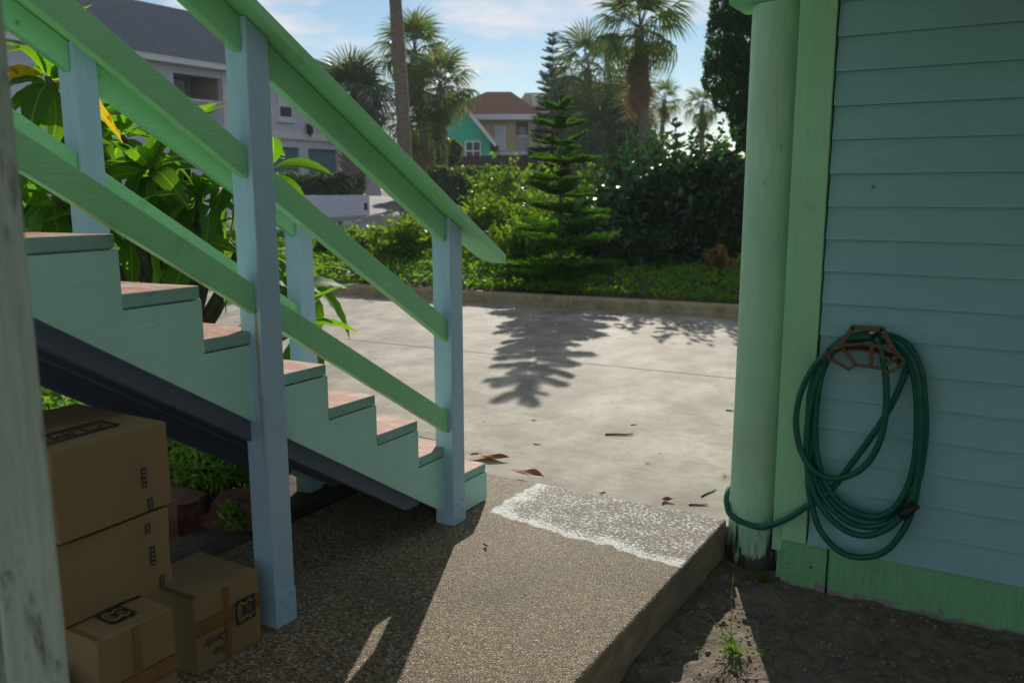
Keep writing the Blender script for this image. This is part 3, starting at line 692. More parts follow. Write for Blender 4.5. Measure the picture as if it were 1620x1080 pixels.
# ================================================================== VEGETATION HELPERS
def unit(n, r=rng):
    a = r.normal(size=(n, 3)); return a/np.linalg.norm(a, axis=1, keepdims=True)
def leaf_arrays(P, size, up=.5, aspect=.5, fold=.12, r=rng, jitter=.35, dirs=None):
    n = len(P); P = np.asarray(P, float)
    nrm = unit(n, r); nrm[:, 2] = np.abs(nrm[:, 2])*(1-up)+up; nrm /= np.linalg.norm(nrm, axis=1, keepdims=True)
    d = unit(n, r) if dirs is None else dirs+unit(n, r)*.5; d -= nrm*(d*nrm).sum(1, keepdims=True); d /= np.linalg.norm(d, axis=1, keepdims=True)+1e-9
    s = np.cross(nrm, d); L = (size*(1+jitter*r.uniform(-1, 1, n)))[:, None]
    a = P-d*L*.5; b = P+s*L*aspect*.5+nrm*L*fold; c = P+d*L*.5-nrm*L*fold*.6; e = P-s*L*aspect*.5+nrm*L*fold
    V = np.stack([a, b, c, e], 1).reshape(-1, 3); Fq = np.arange(n*4).reshape(-1, 4); return V, Fq
def leaf_mesh(name, P, size, **k):
    V, Fq = leaf_arrays(P, size, **k); return arr_mesh(name, V, Fq)
def clump_points(c, rx, ry, rz, n, lumps=9, r=rng, fill=.3, lump=.45, flat=True):
    K = unit(lumps, r)*r.uniform(.25, .72, (lumps, 1)); rad_ = r.uniform(.6, 1.15, lumps)*lump
    i = r.integers(0, lumps, n); u = unit(n, r); q = rad_[i][:, None]*(1-fill*r.uniform(0, 1, (n, 1))**2)
    p = K[i]+u*q
    if flat: p[:, 2] = np.maximum(p[:, 2], -.95+.1*r.uniform(0, 1, n))
    p += r.normal(0, .03, p.shape)*r.uniform(0, 1.6, (n, 1)); p[:, 2] = np.maximum(p[:, 2], -.97)
    return np.asarray(c)+p*np.array([rx, ry, rz])
def shrub(name, label, base, rx, ry, rz, n, size, mat, lumps=10, stems=4, group=None, up=.35, aspect=.5, lump=.45, seed=None):
    r = np.random.default_rng(seed if seed is not None else abs(hash(label)) % 9999 if False else len(label)*7+int(abs(base[0]*31+base[1]*17)))
    t = thing(name, label, 'shrub' if 'hedge' not in name else 'hedge', tuple(base), group)
    P = clump_points((0, 0, rz*.95), rx, ry, rz, n, lumps, r, lump=lump)
    if 'leafy' in name:
        Q = []
        for i in range(46):
            u = unit(1, r)[0]; u[2] = abs(u[2])*.8+.15; b0 = u*np.array([rx, ry, rz])*r.uniform(.6, .85)+np.array([0, 0, rz*.95]); d0 = u+np.array([0, 0, .5]); L0 = r.uniform(.25, .6)*rz
            for q in np.linspace(.2, 1, 14): Q.append(b0+d0*L0*q+r.normal(0, .045, 3))
        P = np.concatenate([P[:int(n*.8)], np.array(Q)])
    link('foliage', leaf_mesh('foliage', P, size*1.1, up=up, aspect=aspect, r=r, jitter=.55), mat, t)
    for i in range(stems):
        a = r.uniform(0, 6.28); q = Vector((math.cos(a)*rx*.55, math.sin(a)*ry*.55, rz*1.1))
        tube('stem', [(q.x*.1, q.y*.1, -.06), (q.x*.35, q.y*.35, rz*.5), q], [.02*rz+.006, .014*rz+.004, .004], 'bark', t, 6)
    return t

# ---- fan fronds (unit blade radius)
def fan_frond(seed, nl=30, droop=.35, spread=118, pet=.82, wid=.052):
    r = random.Random(seed); V = []; Fq = []
    a, b = tube_arrays([(0, 0, 0), (pet*.5, 0, .03), (pet, 0, 0)], [.022, .016, .012], 4); V += a; Fq += b
    for i in range(nl):
        th = rad(-spread+2*spread*i/(nl-1))+r.uniform(-.03, .03); L = (1.0 if abs(th) < 1.2 else 1.0-.25*(abs(th)-1.2))*r.uniform(.85, 1.05)
        d = Vector((math.cos(th), math.sin(th), 0)); s = Vector((-d.y, d.x, 0)); base = Vector((pet, 0, 0)); o = len(V); tw = r.uniform(-.3, .3)
        for t, ww in ((0.03, .35), (.45, 1.0), (.75, .75), (1.0, .06)):
            q = base+d*(t*L*(1-.25*droop*t*t)); q.z += .10*math.sin(t*2.2)-droop*(t**2.6)*L*r.uniform(.8, 1.2)-.12*abs(math.sin(th))*t
            sv = (s+Vector((0, 0, .5*(1 if i % 2 else -1)+tw)))*(wid*ww*L*.5); V += [tuple(q-sv), tuple(q+sv)]
        for k in range(3): Fq.append((o+2*k, o+2*k+1, o+2*k+3, o+2*k+2))
    return arr_mesh('frond', V, Fq)
FR = {}
def fronds(mat):
    if mat not in FR:
        FR[mat] = [fan_frond(hash_ + 3*i, dr) if False else fan_frond(hash_+3*i, 24, dr) for i, (hash_, dr) in enumerate(((11, .35), (17, .6), (23, .9)))]
        for m_ in FR[mat]: m_.materials.append(MATS[mat])
    return FR[mat]
def palm(label, px, py, v, R, trunk_w, nf=30, mat='palm_leaf', base_px=None, skirt=0.0, lo=-45, hi=80, zbase=None, boots=False, group='fan palms', dead=4, seed=1):
    r = random.Random(seed*131+7); top = at(px, py, v); bx = at(base_px if base_px else px, py, v); zb = zt(v)-.1 if zbase is None else zbase
    base = Vector((bx.x, bx.y, zb)); t = thing('palm_tree', label, 'palm tree', tuple(base), group); h = top.z-zb; off = top-base
    n = 26; pts = []; rr = []
    for i in range(n):
        q = i/(n-1); pts.append((off.x*q**1.5+.03*math.sin(q*5), off.y*q**1.5, h*q)); rr.append(trunk_w/2*(1.18-.3*q+.05*(i % 2)+.25*max(0, .06-q)/.06))
    tube('trunk', pts, rr, 'bark_palm', t, 12)
    if boots:
        V = []; Fq = []
        for i in range(190):
            q = .05+.93*i/190; a = i*2.399; z = h*q; rr_ = trunk_w/2; d = Vector((math.cos(a), math.sin(a), 0)); s = Vector((-d.y, d.x, 0)); o = len(V)
            c = Vector((off.x*q**1.5, off.y*q**1.5, z))+d*rr_*.95; sg = 1 if i % 2 else -1
            for dz, w_, out in ((-.02, .16, 0), (.22, .09, .10*trunk_w/.5), (.34, .05, .20*trunk_w/.5)):
                sv = s*w_*.5; m_ = c+d*out+Vector((0, 0, dz*.75))+s*sg*dz*.35; V += [tuple(m_-sv-d*.02), tuple(m_-sv+d*.04), tuple(m_+sv+d*.04), tuple(m_+sv-d*.02)]
            for k in range(2):
                for e in range(4): Fq.append((o+4*k+e, o+4*k+(e+1) % 4, o+4*k+4+(e+1) % 4, o+4*k+4+e))
            Fq.append((o+8, o+9, o+10, o+11))
        link('leaf_boots', arr_mesh('leaf_boots', V, Fq), 'boot_grey', t, kind='stuff')
    ms = fronds(mat)
    nf = int(nf*(1.1 if boots else .85))
    for i in range(nf):
        q = i/(nf-1); el = hi+(lo-hi)*q**.9+r.uniform(-8, 8); az = i*137.5+r.uniform(-15, 15); s = R/1.8*r.uniform(.85, 1.1)
        m_ = ms[0] if el > 35 else (ms[1] if el > -5 else ms[2])
        M = Matrix.Translation(off) @ Matrix.Rotation(rad(az), 4, 'Z') @ Matrix.Rotation(-rad(el), 4, 'Y') @ Matrix.Rotation(r.uniform(-.35, .35), 4, 'X') @ Matrix.Scale(s, 4)
        inst('frond', m_, t, M)
    if skirt or dead:
        dm = fronds('palm_dead')
        nd = int(dead+skirt*16)
        for i in range(nd):
            el = -62-r.uniform(0, 22); az = i*137.5+20; z = -skirt*r.random(); s = R/1.65*r.uniform(.6, .95)
            M = Matrix.Translation(off+Vector((0, 0, z))) @ Matrix.Rotation(rad(az), 4, 'Z') @ Matrix.Rotation(-rad(el), 4, 'Y') @ Matrix.Diagonal((s, s*.45, s, 1))
            inst('dead_frond', dm[2], t, M)
    return t

# ---- Norfolk pine
def norfolk_branch(seed, nb=15, needles=22, nl=.05, thick=.018, vee=.45):
    r = random.Random(seed); V = []; Fq = []
    ax = [Vector((q, 0, .10*q*q-.05*math.sin(q*3.1))) for q in np.linspace(0, 1, 8)]
    a, b = tube_arrays(ax, [.022*(1-.8*i/7) for i in range(8)], 5); V += a; Fq += b
    def axis(q): return Vector((q, 0, .10*q*q-.05*math.sin(q*3.1)))
    def rope(p0, p1):
        m_ = (p0+p1)*.5+Vector((0, 0, -.012)); a, b = tube_arrays([p0, m_, p1], [thick*.7, thick*.8, thick*.2], 3); o = len(V); V.extend(a); Fq.extend([tuple(i+o for i in f) for f in b])
        d = (p1-p0).normalized(); n1 = d.orthogonal().normalized(); n2 = d.cross(n1)
        for k in range(needles):
            q = (k+r.random())/needles; c = p0.lerp(p1, q); an = r.uniform(0, 6.28); out = (n1*math.cos(an)+n2*math.sin(an))*.8+d*.75; L = nl*r.uniform(.7, 1.2)
            s = d.cross(out).normalized()*.0085; o = len(V); V.extend([tuple(c-s), tuple(c+s), tuple(c+out*L+s*.2), tuple(c+out*L-s*.2)]); Fq.append((o, o+1, o+2, o+3))
    for i in range(nb):
        q = .10+.88*i/(nb-1); L = (.34*math.sin(math.pi*min(1, q*.72+.18)))*r.uniform(.85, 1.1)*(1 if q < .95 else .5)+.05
        for s in (-1, 1):
            p0 = axis(q); p1 = p0+Vector((L*.62, s*L*.72, L*vee*r.uniform(.6, 1.2))); rope(p0, p1)
    rope(axis(.92), axis(1.0)+Vector((.04, 0, .02)))
    return arr_mesh('branch', V, Fq)
NB = {}
def norfolk(label, base, top_z, rmax, nw, mat, key, per=6, el0=25, el1=-12, trunk=.05, seed=3, group=None, minr=.10, pw=.8, bare=.04):
    r = random.Random(seed)
    if (key, mat) not in NB:
        NB[(key, mat)] = [norfolk_branch(s, *((16, 44, .072, .030, .34) if key == 'near' else (12, 14, .10, .042))) for s in (1, 2, 3)]
        for m_ in NB[(key, mat)]: m_.materials.append(MATS[mat])
    t = thing('norfolk_pine', label, 'pine tree', tuple(base), group); h = top_z-base[2]
    tube('trunk', [(0, 0, -.1), (0, 0, h*.5), (0, 0, h*.9), (0, 0, h)], [trunk, trunk*.6, trunk*.18, trunk*.06], 'bark' if key != 'near' else 'bark', t, 8)
    tip = [Matrix.Translation((0, 0, h*.955)) @ Matrix.Rotation(rad(a), 4, 'Z') @ Matrix.Rotation(-rad(75), 4, 'Y') @ Matrix.Scale(minr*.7, 4) for a in (0, 120, 240)]
    for M in tip: inst('branch', NB[(key, mat)][0], t, M)
    for i in range(nw):
        q = (i+1)/(nw+.2); z = h*(1-q*(1-bare)); R = minr+(rmax-minr)*q**pw; el = el0+(el1-el0)*q; ph = r.uniform(0, 60)
        for k in range(per):
            if key == 'near' and i > 2 and r.random() < .05: continue
            s = R*(r.uniform(.62, 1.15) if key == 'near' else r.uniform(.88, 1.08))
            M = Matrix.Translation((0, 0, z+r.uniform(-.02, .02))) @ Matrix.Rotation(rad(ph+k*360/per+r.uniform(-9, 9)), 4, 'Z') @ Matrix.Rotation(-rad(el+r.uniform(-11, 9)), 4, 'Y') @ Matrix.Scale(s, 4)
            inst('branch', NB[(key, mat)][(i+k) % 3], t, M)
    return t

# ================================================================== PLANTING
# ground cover behind the kerb
n = 70000
xx = rng.uniform(-30, 8, n*2); dd = rng.uniform(0, 1, n*2)**1.5*8.5
yy = 10.72+.098*(xx+3.06)+.12+.13+dd
hh = np.array([bed_z(a, b)+.10+.13*min(1, max(0, c)/.6)*(.75+.6*N3(a, b, 2.2)+.4*N3(a, b, 6, 5)) for a, b, c in zip(xx[:n], yy[:n], dd[:n])])
P = np.stack([xx[:n], yy[:n]+rng.normal(0, .02, n), hh*rng.uniform(.75, 1.06, n)+.01], 1)
tag(link('ground_cover', leaf_mesh('ground_cover', P, .088, up=.45, aspect=.62), 'ground_cover', kind='stuff'), 'low leafy green ground cover filling the bed behind the kerb', 'ground cover')
# ground cover left of the stairs
n = 9000; x_ = rng.uniform(-10.5, -4.15, n); y_ = rng.uniform(2.75, 4.35, n)
P = np.stack([x_, y_, .02+.12*rng.uniform(.3, 1, n)+.05*np.sin(x_*3)*np.cos(y_*4)], 1)
tag(link('side_ground_cover', leaf_mesh('side_ground_cover', P, .062, up=.55, aspect=.75), 'ground_cover', kind='stuff'), 'bright sunlit leafy ground cover seen under the stairs at left', 'ground cover')
# red stones edging the side bed
def stone(x, y, z, a, b, c, seed, rz):
    bm = bmesh.new(); add_box(bm, -a, a, -b, b, -c, c); bmesh.ops.subdivide_edges(bm, edges=bm.edges[:], cuts=4, use_grid_fill=True)
    for v in bm.verts:
        k = Vector((v.co.x/a, v.co.y/b, v.co.z/c)); v.co *= (1-.10*(max(0, k.length-1.05)))
        v.co += mnoise.noise_vector(Vector((v.co.x*7+seed*3.1, v.co.y*7, v.co.z*7)))*.022+mnoise.noise_vector(Vector((v.co.x*22+seed, v.co.y*22, v.co.z*22)))*.006
    bmesh.ops.recalc_face_normals(bm, faces=bm.faces[:])
    me = bpy.data.meshes.new('stone'); bm.to_mesh(me); bm.free(); return me
sb = thing('stone_edging', 'rough red sandstone blocks edging the bed behind the boxes', 'stone edging', (-3.6, 2.75, 0))
for i, (x, y, z, a, b, c, rz) in enumerate(((-3.50, 2.60, .055, .17, .11, .085, .15), (-3.17, 2.80, .05, .15, .10, .075, .45), (-3.86, 2.52, .06, .17, .12, .09, .05), (-4.24, 2.56, .06, .18, .12, .09, -.1), (-3.33, 2.74, -.01, .14, .10, .06, .3), (-4.64, 2.58, .06, .18, .12, .09, .1))):
    if a: inst('stone', stone(x, y, z, a, b, c, i, rz), sb, Matrix.Translation((x+3.6, y-2.75, z)) @ Matrix.Rotation(rz, 4, 'Z'), 'red_stone')
# ferny plants behind the stones
for i, (px, py, yy_, rx, rz_, n, lab) in enumerate(((330, 770, 2.98, .40, .27, 11000, 'feathery green bush behind the red stones under the stairs'), (402, 790, 3.0, .16, .24, 2200, 'small feathery bush beside the front stair post, right of the stones'), (255, 760, 3.1, .36, .30, 6000, 'feathery bush partly behind the stacked boxes'), (372, 822, 2.72, .10, .07, 500, 'tiny weed sprouting at the foot of the red stones'))):
    b = on(1, yy_, px, py); b.z = 0
    shrub('fern_bush', lab, b, rx, rx*.8, rz_, n, .045, 'fern_leaf', 14, 3, 'feathery bushes under the stairs', up=.2, aspect=.28, lump=.62, seed=40+i)

# ---- plumeria with big leaves, each leaf its own part
def plum_leaf(seed):
    r = random.Random(seed); L, W = .42, .068; V = []; Fq = []; n = 12; dr = r.uniform(.30, .70); tw = r.uniform(-.25, .25); cup = r.uniform(.10, .34)
    for i in range(n+1):
        q = i/n; w_ = W*math.sin(math.pi*min(1, .04+.96*q**.82))**.8*(1 if q < .97 else .3)+.0015; x = L*q; z = .12*L*math.sin(q*1.6)-dr*L*q*q; a = tw*q
        for s in (-1, -.55, 0, .55, 1):
            y = s*w_; zz_ = z+cup*abs(y)+.004*math.sin(q*40+s*3)*abs(s); V.append((x, y*math.cos(a), zz_+y*math.sin(a)))
    for i in range(n):
        for k in range(4): Fq.append((i*5+k, i*5+k+1, (i+1)*5+k+1, (i+1)*5+k))
    me = arr_mesh('leaf', V, Fq, True); return me
PL = [plum_leaf(s) for s in range(6)]
for m_ in PL: m_.materials.append(MATS['plumeria_leaf'])
PLY = [plum_leaf(20), plum_leaf(21)]
for m_ in PLY: m_.materials.append(MATS['plumeria_leaf_yellow'])
pb = Vector((-4.75, 3.45, 0)); pl = thing('plumeria_tree', 'plumeria with large drooping backlit leaves behind the stairs', 'tree', tuple(pb))
fork = Vector((-4.55, 3.62, .62))
tube('trunk', [(0, 0, -.1), (.03, .03, .25), tuple(fork-pb)], [.06, .05, .045], 'bark', pl, 10)
ros = [(75, 120, 5.0, 15), (240, 265, 5.1, 20), (295, 225, 5.8, 12), (85, 310, 4.8, 15), (352, 285, 5.5, 14), (428, 262, 5.6, 11), (452, 455, 5.5, 9), (195, 215, 5.9, 15), (135, 200, 5.5, 14), (50, 225, 5.3, 13), (315, 310, 5.2, 14), (205, 345, 4.9, 12), (270, 330, 5.6, 13), (150, 290, 5.9, 12), (110, 85, 5.6, 8), (35, 330, 5.4, 10), (300, 395, 5.2, 11), (255, 400, 5.6, 10), (385, 395, 5.6, 9), (472, 520, 5.3, 8), (478, 440, 5.7, 8)]
rr_ = random.Random(5)
for i, (px, py, v, nl_) in enumerate(ros):
    q = at(px, py, v); c = q-pb; mid = (fork-pb).lerp(c, .5)+Vector((0, 0, -.10))
    tube('branch', [tuple(p) for p in spline([fork-pb, mid, c], 5)], [.036-.0016*k for k in range(11)], 'bark', pl, 8)
    for k in range(nl_):
        el = 58-118*(k/nl_)+rr_.uniform(-14, 14); az = k*137.5+rr_.uniform(-20, 20)+i*40; s = rr_.uniform(.75, 1.12)
        yel = rr_.random() < .015
        M = Matrix.Translation(c+Vector((0, 0, -.05*k/nl_))) @ Matrix.Rotation(rad(az), 4, 'Z') @ Matrix.Rotation(-rad(el), 4, 'Y') @ Matrix.Rotation(rr_.uniform(-.6, .6), 4, 'X') @ Matrix.Scale(s, 4) @ Matrix.Translation((.03, 0, 0))
        inst('leaf', rr_.choice(PLY if yel else PL), pl, M)

# ---- young Norfolk pine in the bed
pt = on(1, 11.35, 888, 148); PINE = Vector((pt.x, pt.y, bed_z(pt.x, pt.y)))
norfolk('young bright green Norfolk pine in tiers standing behind the kerb', PINE, pt.z, .84, 11, 'pine_green', 'near', 6, 18, -8, .04, 4, minr=.15, pw=.66, bare=.05)
# ---- shrubs in the bed
bedz = lambda p: Vector((p.x, p.y, bed_z(p.x, p.y)-.02))
SH = 'shrubs in the bed behind the kerb'
for i, (px, v, rx, rz_, n, size, mat, lab) in enumerate((
  (770, 17.0, .95, .62, 5200, .10, 'shrub_bright', 'bright yellow green shrub right of the handrail end'),
  (690, 18.5, .80, .46, 3600, .10, 'shrub_bright', 'low sunlit shrub behind the lowest stair post'),
  (640, 15.5, .62, .42, 2600, .09, 'shrub_bright', 'dark leafy shrub at the foot of the tall bare palm trunk'),
  (830, 14.6, .62, .42, 2800, .09, 'shrub_bright', 'leafy sunlit shrub just left of the young pine'),
  (965, 15.0, .80, .72, 5200, .11, 'shrub_dark', 'dark shrub just right of the young pine'),
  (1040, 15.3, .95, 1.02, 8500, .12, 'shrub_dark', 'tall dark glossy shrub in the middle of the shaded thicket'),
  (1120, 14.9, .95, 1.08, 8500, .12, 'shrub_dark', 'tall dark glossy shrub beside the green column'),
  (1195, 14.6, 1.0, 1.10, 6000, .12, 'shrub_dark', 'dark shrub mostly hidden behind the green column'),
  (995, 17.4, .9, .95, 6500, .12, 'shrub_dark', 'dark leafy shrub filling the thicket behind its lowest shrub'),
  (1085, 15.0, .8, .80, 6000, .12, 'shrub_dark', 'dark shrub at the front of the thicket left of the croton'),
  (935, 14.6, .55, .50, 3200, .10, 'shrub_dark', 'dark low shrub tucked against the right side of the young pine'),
  (1000, 14.2, .70, .42, 3200, .10, 'shrub_dark', 'low shaded shrub in front of the dark thicket'),
  (880, 18.0, 1.0, .62, 4200, .11, 'shrub_bright', 'broad shrub behind the young pine'),
  (930, 20.0, 1.3, 1.0, 5200, .12, 'shrub_bright', 'tall light green shrub behind and right of the young pine'),
  (795, 22.0, .75, .95, 2400, .12, 'shrub_bright', 'airy yellow green shrub in front of the brown fence'),
  (565, 16.5, .5, .30, 1500, .08, 'shrub_bright', 'small weedy shrub near the white planter wall'),
  (520, 17.5, .7, .34, 2000, .09, 'shrub_bright', 'low shrub seen between the stair posts'),
  (1165, 20.0, 1.0, 1.15, 4200, .14, 'shrub_bright', 'sunlit shrub top glimpsed above the dark thicket'))):
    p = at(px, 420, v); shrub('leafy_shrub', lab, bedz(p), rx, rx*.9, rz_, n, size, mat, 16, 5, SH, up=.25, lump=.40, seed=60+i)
p = at(1132, 420, 12.9); ct = shrub('croton', 'small croton with yellow and red leaves in the shade by the column', bedz(p), .30, .30, .30, 420, .13, 'croton_leaf', 8, 6, up=.1, aspect=.3)

# ---- hedges, walls, trees beyond
def hedge(label, px0, px1, v0, v1, h, depth, n, size=.12, z=None, mat='hedge_leaf'):
    a, b = at(px0, 400, v0), at(px1, 400, v1); r = np.random.default_rng(int(px0)); c = (a+b)/2; zb = zt((v0+v1)/2) if z is None else z; L = (b-a).length; ang = math.atan2(b.y-a.y, b.x-a.x)
    t = thing('hedge', label, 'hedge', (c.x, c.y, zb), 'clipped hedges', ang)
    P = r.uniform(-1, 1, (n, 3)); k = r.integers(0, 3, n); P[np.arange(n), k] = np.sign(P[np.arange(n), k])*r.uniform(.82, 1.06, n)
    P = P*np.array([L/2, depth/2, h/2])+np.array([0, 0, h/2]); P[:, 2] += .05*np.sin(P[:, 0]*4)+.04*np.sin(P[:, 0]*11); P[:, 2] = np.maximum(P[:, 2], .02)
    link('foliage', leaf_mesh('foliage', P, size, up=.3, r=r), mat, t)
    bm = bmesh.new(); add_box(bm, -L/2*.9, L/2*.9, -depth*.34, depth*.34, -.2, h*.86); bmesh.ops.recalc_face_normals(bm, faces=bm.faces[:]); from_bm('branches', bm, 'bark', t)
    return t
hedge('grey green hedge in front of the dark fence, left part', 690, 772, 28, 29, 1.85, 1.2, 9000)
hedge('rounded grey green hedge in front of the beige house', 766, 852, 26, 26, 1.8, 1.3, 9000)
hedge('dark clipped hedge on top of the white planter wall', 440, 575, 33.2, 34.2, 1.0, 1.1, 9000, .12, at(510, 308, 33).z-.25)
# white planter wall
a, b = at(470, 330, 31.2), at(583, 338, 32.6); ang = math.atan2(b.y-a.y, b.x-a.x); L = (b-a).length
pw = thing('planter_wall', 'low white planter wall in front of the dark hedge', 'wall', (a.x, a.y, zt(31)-.1), None, ang)
hw = at(520, 309, 32).z-zt(31)+.1
box('wall_face', -4.5, L, -.12, .12, 0, hw, 'plaster_white', pw, .02); box('return_wall', L-.25, L-.002, .121, 2.4, 0, hw-.004, 'plaster_white', pw, .02); box('soil_fill', -4.4, L-.27, .122, 2.3, 0, hw-.12, 'soil', pw, 0)
box('number_plate', L-.22, L-.10, -.14, -.121, hw*.42, hw*.70, 'lantern_black', pw, .004)

palm('cabbage palm with criss-cross leaf boots behind the white planter wall', 560, 158, 34, 2.1, .72, 40, 'palm_grey', 553, 0, -60, 85, at(510, 308, 34).z-.3, True, dead=2, seed=1)
palm('tall bare palm trunk rising out of the picture', 617, -150, 24, 2.2, .34, 26, 'palm_leaf', 632, .6, seed=2)
palm('fan palm right of the tall bare trunk, taller of the pair', 655, 82, 40, 2.1, .36, 32, 'palm_leaf', 668, .9, seed=3)
palm('shorter fan palm in front of the green gabled house', 697, 138, 37, 2.0, .40, 34, 'palm_leaf', 698, .4, seed=4)
palm('big fan palm with a shaggy brown skirt against the sky', 1012, 45, 28, 1.95, .34, 34, 'palm_leaf', 1028, 1.3, dead=8, seed=5)
palm('hazy shaggy palm left of the big fan palm, tallest of its cluster', 930, 112, 42, 2.5, .4, 26, 'palm_grey', 935, 1.5, seed=6, dead=10)
palm('hazy palm directly left of the big palm trunk', 985, 178, 40, 2.2, .38, 28, 'palm_grey', 985, 1.2, seed=7, dead=8)
palm('low hazy palm between the dark pine and the palm cluster', 955, 205, 36, 2.0, .36, 28, 'palm_grey', 955, 1.0, seed=8, dead=8)
palm('small thin palm just right of the big palm trunk', 1052, 158, 48, 1.35, .26, 18, 'palm_leaf', 1046, .3, seed=9, dead=3)
palm('small round palm against the cloud near the dark conifer', 1112, 168, 44, 1.3, .26, 20, 'palm_leaf', 1113, .5, seed=10, dead=5)
palm('low palm clump at the foot of the paired fan palms', 672, 215, 36, 1.6, .3, 20, 'palm_leaf', 672, .3, seed=12, dead=2)
palm('low bright palm beside the tall bare trunk', 648, 190, 38, 1.7, .3, 20, 'palm_leaf', 648, .2, seed=13, dead=2)
palm('dense hazy palm just right of the tall dark pine', 908, 168, 44, 2.2, .36, 32, 'palm_leaf', 908, 1.0, seed=21, dead=6)
palm('dense low palm in the middle of the hazy cluster', 940, 190, 40, 2.1, .36, 34, 'palm_leaf', 942, 1.0, seed=22, dead=6)
palm('dense palm in front of the distant pine, left of the big trunk', 992, 215, 38, 1.9, .36, 34, 'palm_leaf', 992, .8, seed=23, dead=6)
for k_, (px, v, rx, rz_, lab) in enumerate(((945, 47, 3.0, 2.0, 'dense rounded tree filling the gap under the hazy palms'), (1000, 46, 2.4, 1.7, 'dense rounded tree low behind the big palm trunk'), (690, 42, 1.8, 1.6, 'leafy tree at the foot of the paired fan palms'))):
    p = at(px, 300, v); b_ = thing('broadleaf_tree', lab, 'tree', (p.x, p.y, zt(v)-.1), 'leafy trees below the palms'); rb_ = np.random.default_rng(80+k_)
    P = clump_points((0, 0, rz_*1.15), rx, rx*.8, rz_, 9000, 18, rb_, lump=.42); link('crown', leaf_mesh('crown', P, .26, up=.2, r=rb_), 'hedge_leaf' if k_ < 2 else 'palm_leaf', b_)
    tube('trunk', [(0, 0, -.1), (.05, 0, rz_*.6), (0, .05, rz_*1.3)], [.16, .12, .05], 'bark', b_, 8)
for px, py, v, R, nw, lab in ((875, 46, 46, 1.5, 19, 'tall dark Norfolk pine right of the beige house'), (1070, 186, 36, .95, 8, 'small dark Norfolk pine right of the big palm trunk'), (988, 100, 52, 1.5, 14, 'distant Norfolk pine behind the big palm trunk')):
    t_ = at(px, py, v); norfolk(lab, Vector((t_.x, t_.y, zt(v)-.1)), t_.z, R, nw, 'pine_far', 'far', 6, 28, -14, .10, int(px), 'dark Norfolk pines', minr=.25, pw=.85, bare=.10)
# ---- dark conifer in the top right
c0 = at(1195, 60, 18.5); cb = Vector((c0.x, c0.y, 0)); cy = thing('cypress_tree', 'dark dense conifer with rounded lobes behind the top of the column', 'tree', tuple(cb))
rcy = np.random.default_rng(3); lobes = []
for (px, py, r_) in ((1148, 14, .36), (1141, 50, .34), (1135, 92, .33), (1136, 122, .36), (1150, 152, .33), (1172, 178, .32), (1172, 203, .27), (1183, 222, .25), (1178, 10, .5), (1180, 60, .52), (1172, 105, .45), (1185, 145, .5), (1205, 190, .45), (1215, 40, .8), (1225, 110, .8), (1160, -30, .45), (1200, -70, .8), (1165, -90, .4), (1240, -30, .9), (1225, 170, .6)):
    q = at(px+4, py, 18.5+rcy.uniform(-.5, .5)); lobes.append((np.array(q-cb), r_))
VV = []; FF = []; o_ = 0
for c_, r_ in lobes:
    n = int(9000*r_*r_)+900; u = unit(n, rcy); f_ = 1+.22*np.sin(u[:, 0]*7+c_[0])*np.cos(u[:, 2]*6+u[:, 1]*5); P = c_+u*(r_*f_*rcy.uniform(.82, 1.04, n))[:, None]*np.array([1, 1, 1.05])
    V, Fq = leaf_arrays(P, .085, up=.1, aspect=.35, r=rcy, dirs=u+np.array([0, 0, .9])); VV.append(V); FF.append(Fq+o_); o_ += len(V)
link('crown', arr_mesh('crown', np.concatenate(VV), np.concatenate(FF)), 'cypress_leaf', cy)
tube('trunk', [(0, 0, -.1), (.05, 0, 2.0), (0, 0, 4.6), (0, 0, 6.2)], [.20, .16, .09, .03], 'bark', cy, 10)
for c_, r_ in lobes[::2]: tube('limb', [(0, 0, max(.8, c_[2]-1.2)), tuple(c_*np.array([.6, .6, 1])+np.array([0, 0, -.3])), tuple(c_)], [.06, .04, .015], 'bark', cy, 6)
# utility pole
q = at(1130, 226, 90); up_ = thing('utility_pole', 'distant utility pole with crossarm on the horizon', 'utility pole', (q.x, q.y, .9)); tube('pole', [(0, 0, 0), (0, 0, q.z-.6)], [.14, .10], 'pole_grey', up_, 8)
box('crossarm', -1.1, 1.1, -.06, .06, q.z-1.25, q.z-1.10, 'pole_grey', up_, .01); up_.rotation_euler.z = YAW

# ================================================================== HOUSES BEYOND
XF = -29.3
fq = lambda px, py: on(0, XF, px, py)
def local_house(name, label, origin, rz): return thing(name, label, 'house', origin, None, rz)
wb = fq(430, 200); Yb = wb.y; zg = zt(42)-.1
wh = local_house('white_house', 'white two storey house with grey shingle roof, balcony and garage doors', (XF, Yb, zg), math.pi/2)
# local x = world +y (away), local y = world -x (into the house), local z up
L_ = lambda px, py: (fq(px, py).y-Yb, fq(px, py).z-zg)
ze = (L_(207, 83)[1]+L_(363, 107)[1])/2-.18
xl, xr = L_(-60, 100)[0], L_(602, 250)[0]
bl, br = L_(276, 150)[0], L_(352, 150)[0]; bt = (L_(276, 113)[1]+L_(352, 127)[1])/2; bb = (L_(320, 200)[1]+L_(360, 204)[1])/2
zs_ = L_(490, 217)[1]; D_ = 11.0
def wbx(n, x0, x1, y0, y1, z0, z1, m_, bev=.01, par=None): return box(n, x0, x1, y0, y1, z0, z1, m_, par or wh, bev)
g1l, g1r = L_(430, 240)[0], L_(475, 240)[0]; g2l, g2r = L_(488, 240)[0], L_(535, 240)[0]; gt = L_(510, 236)[1]
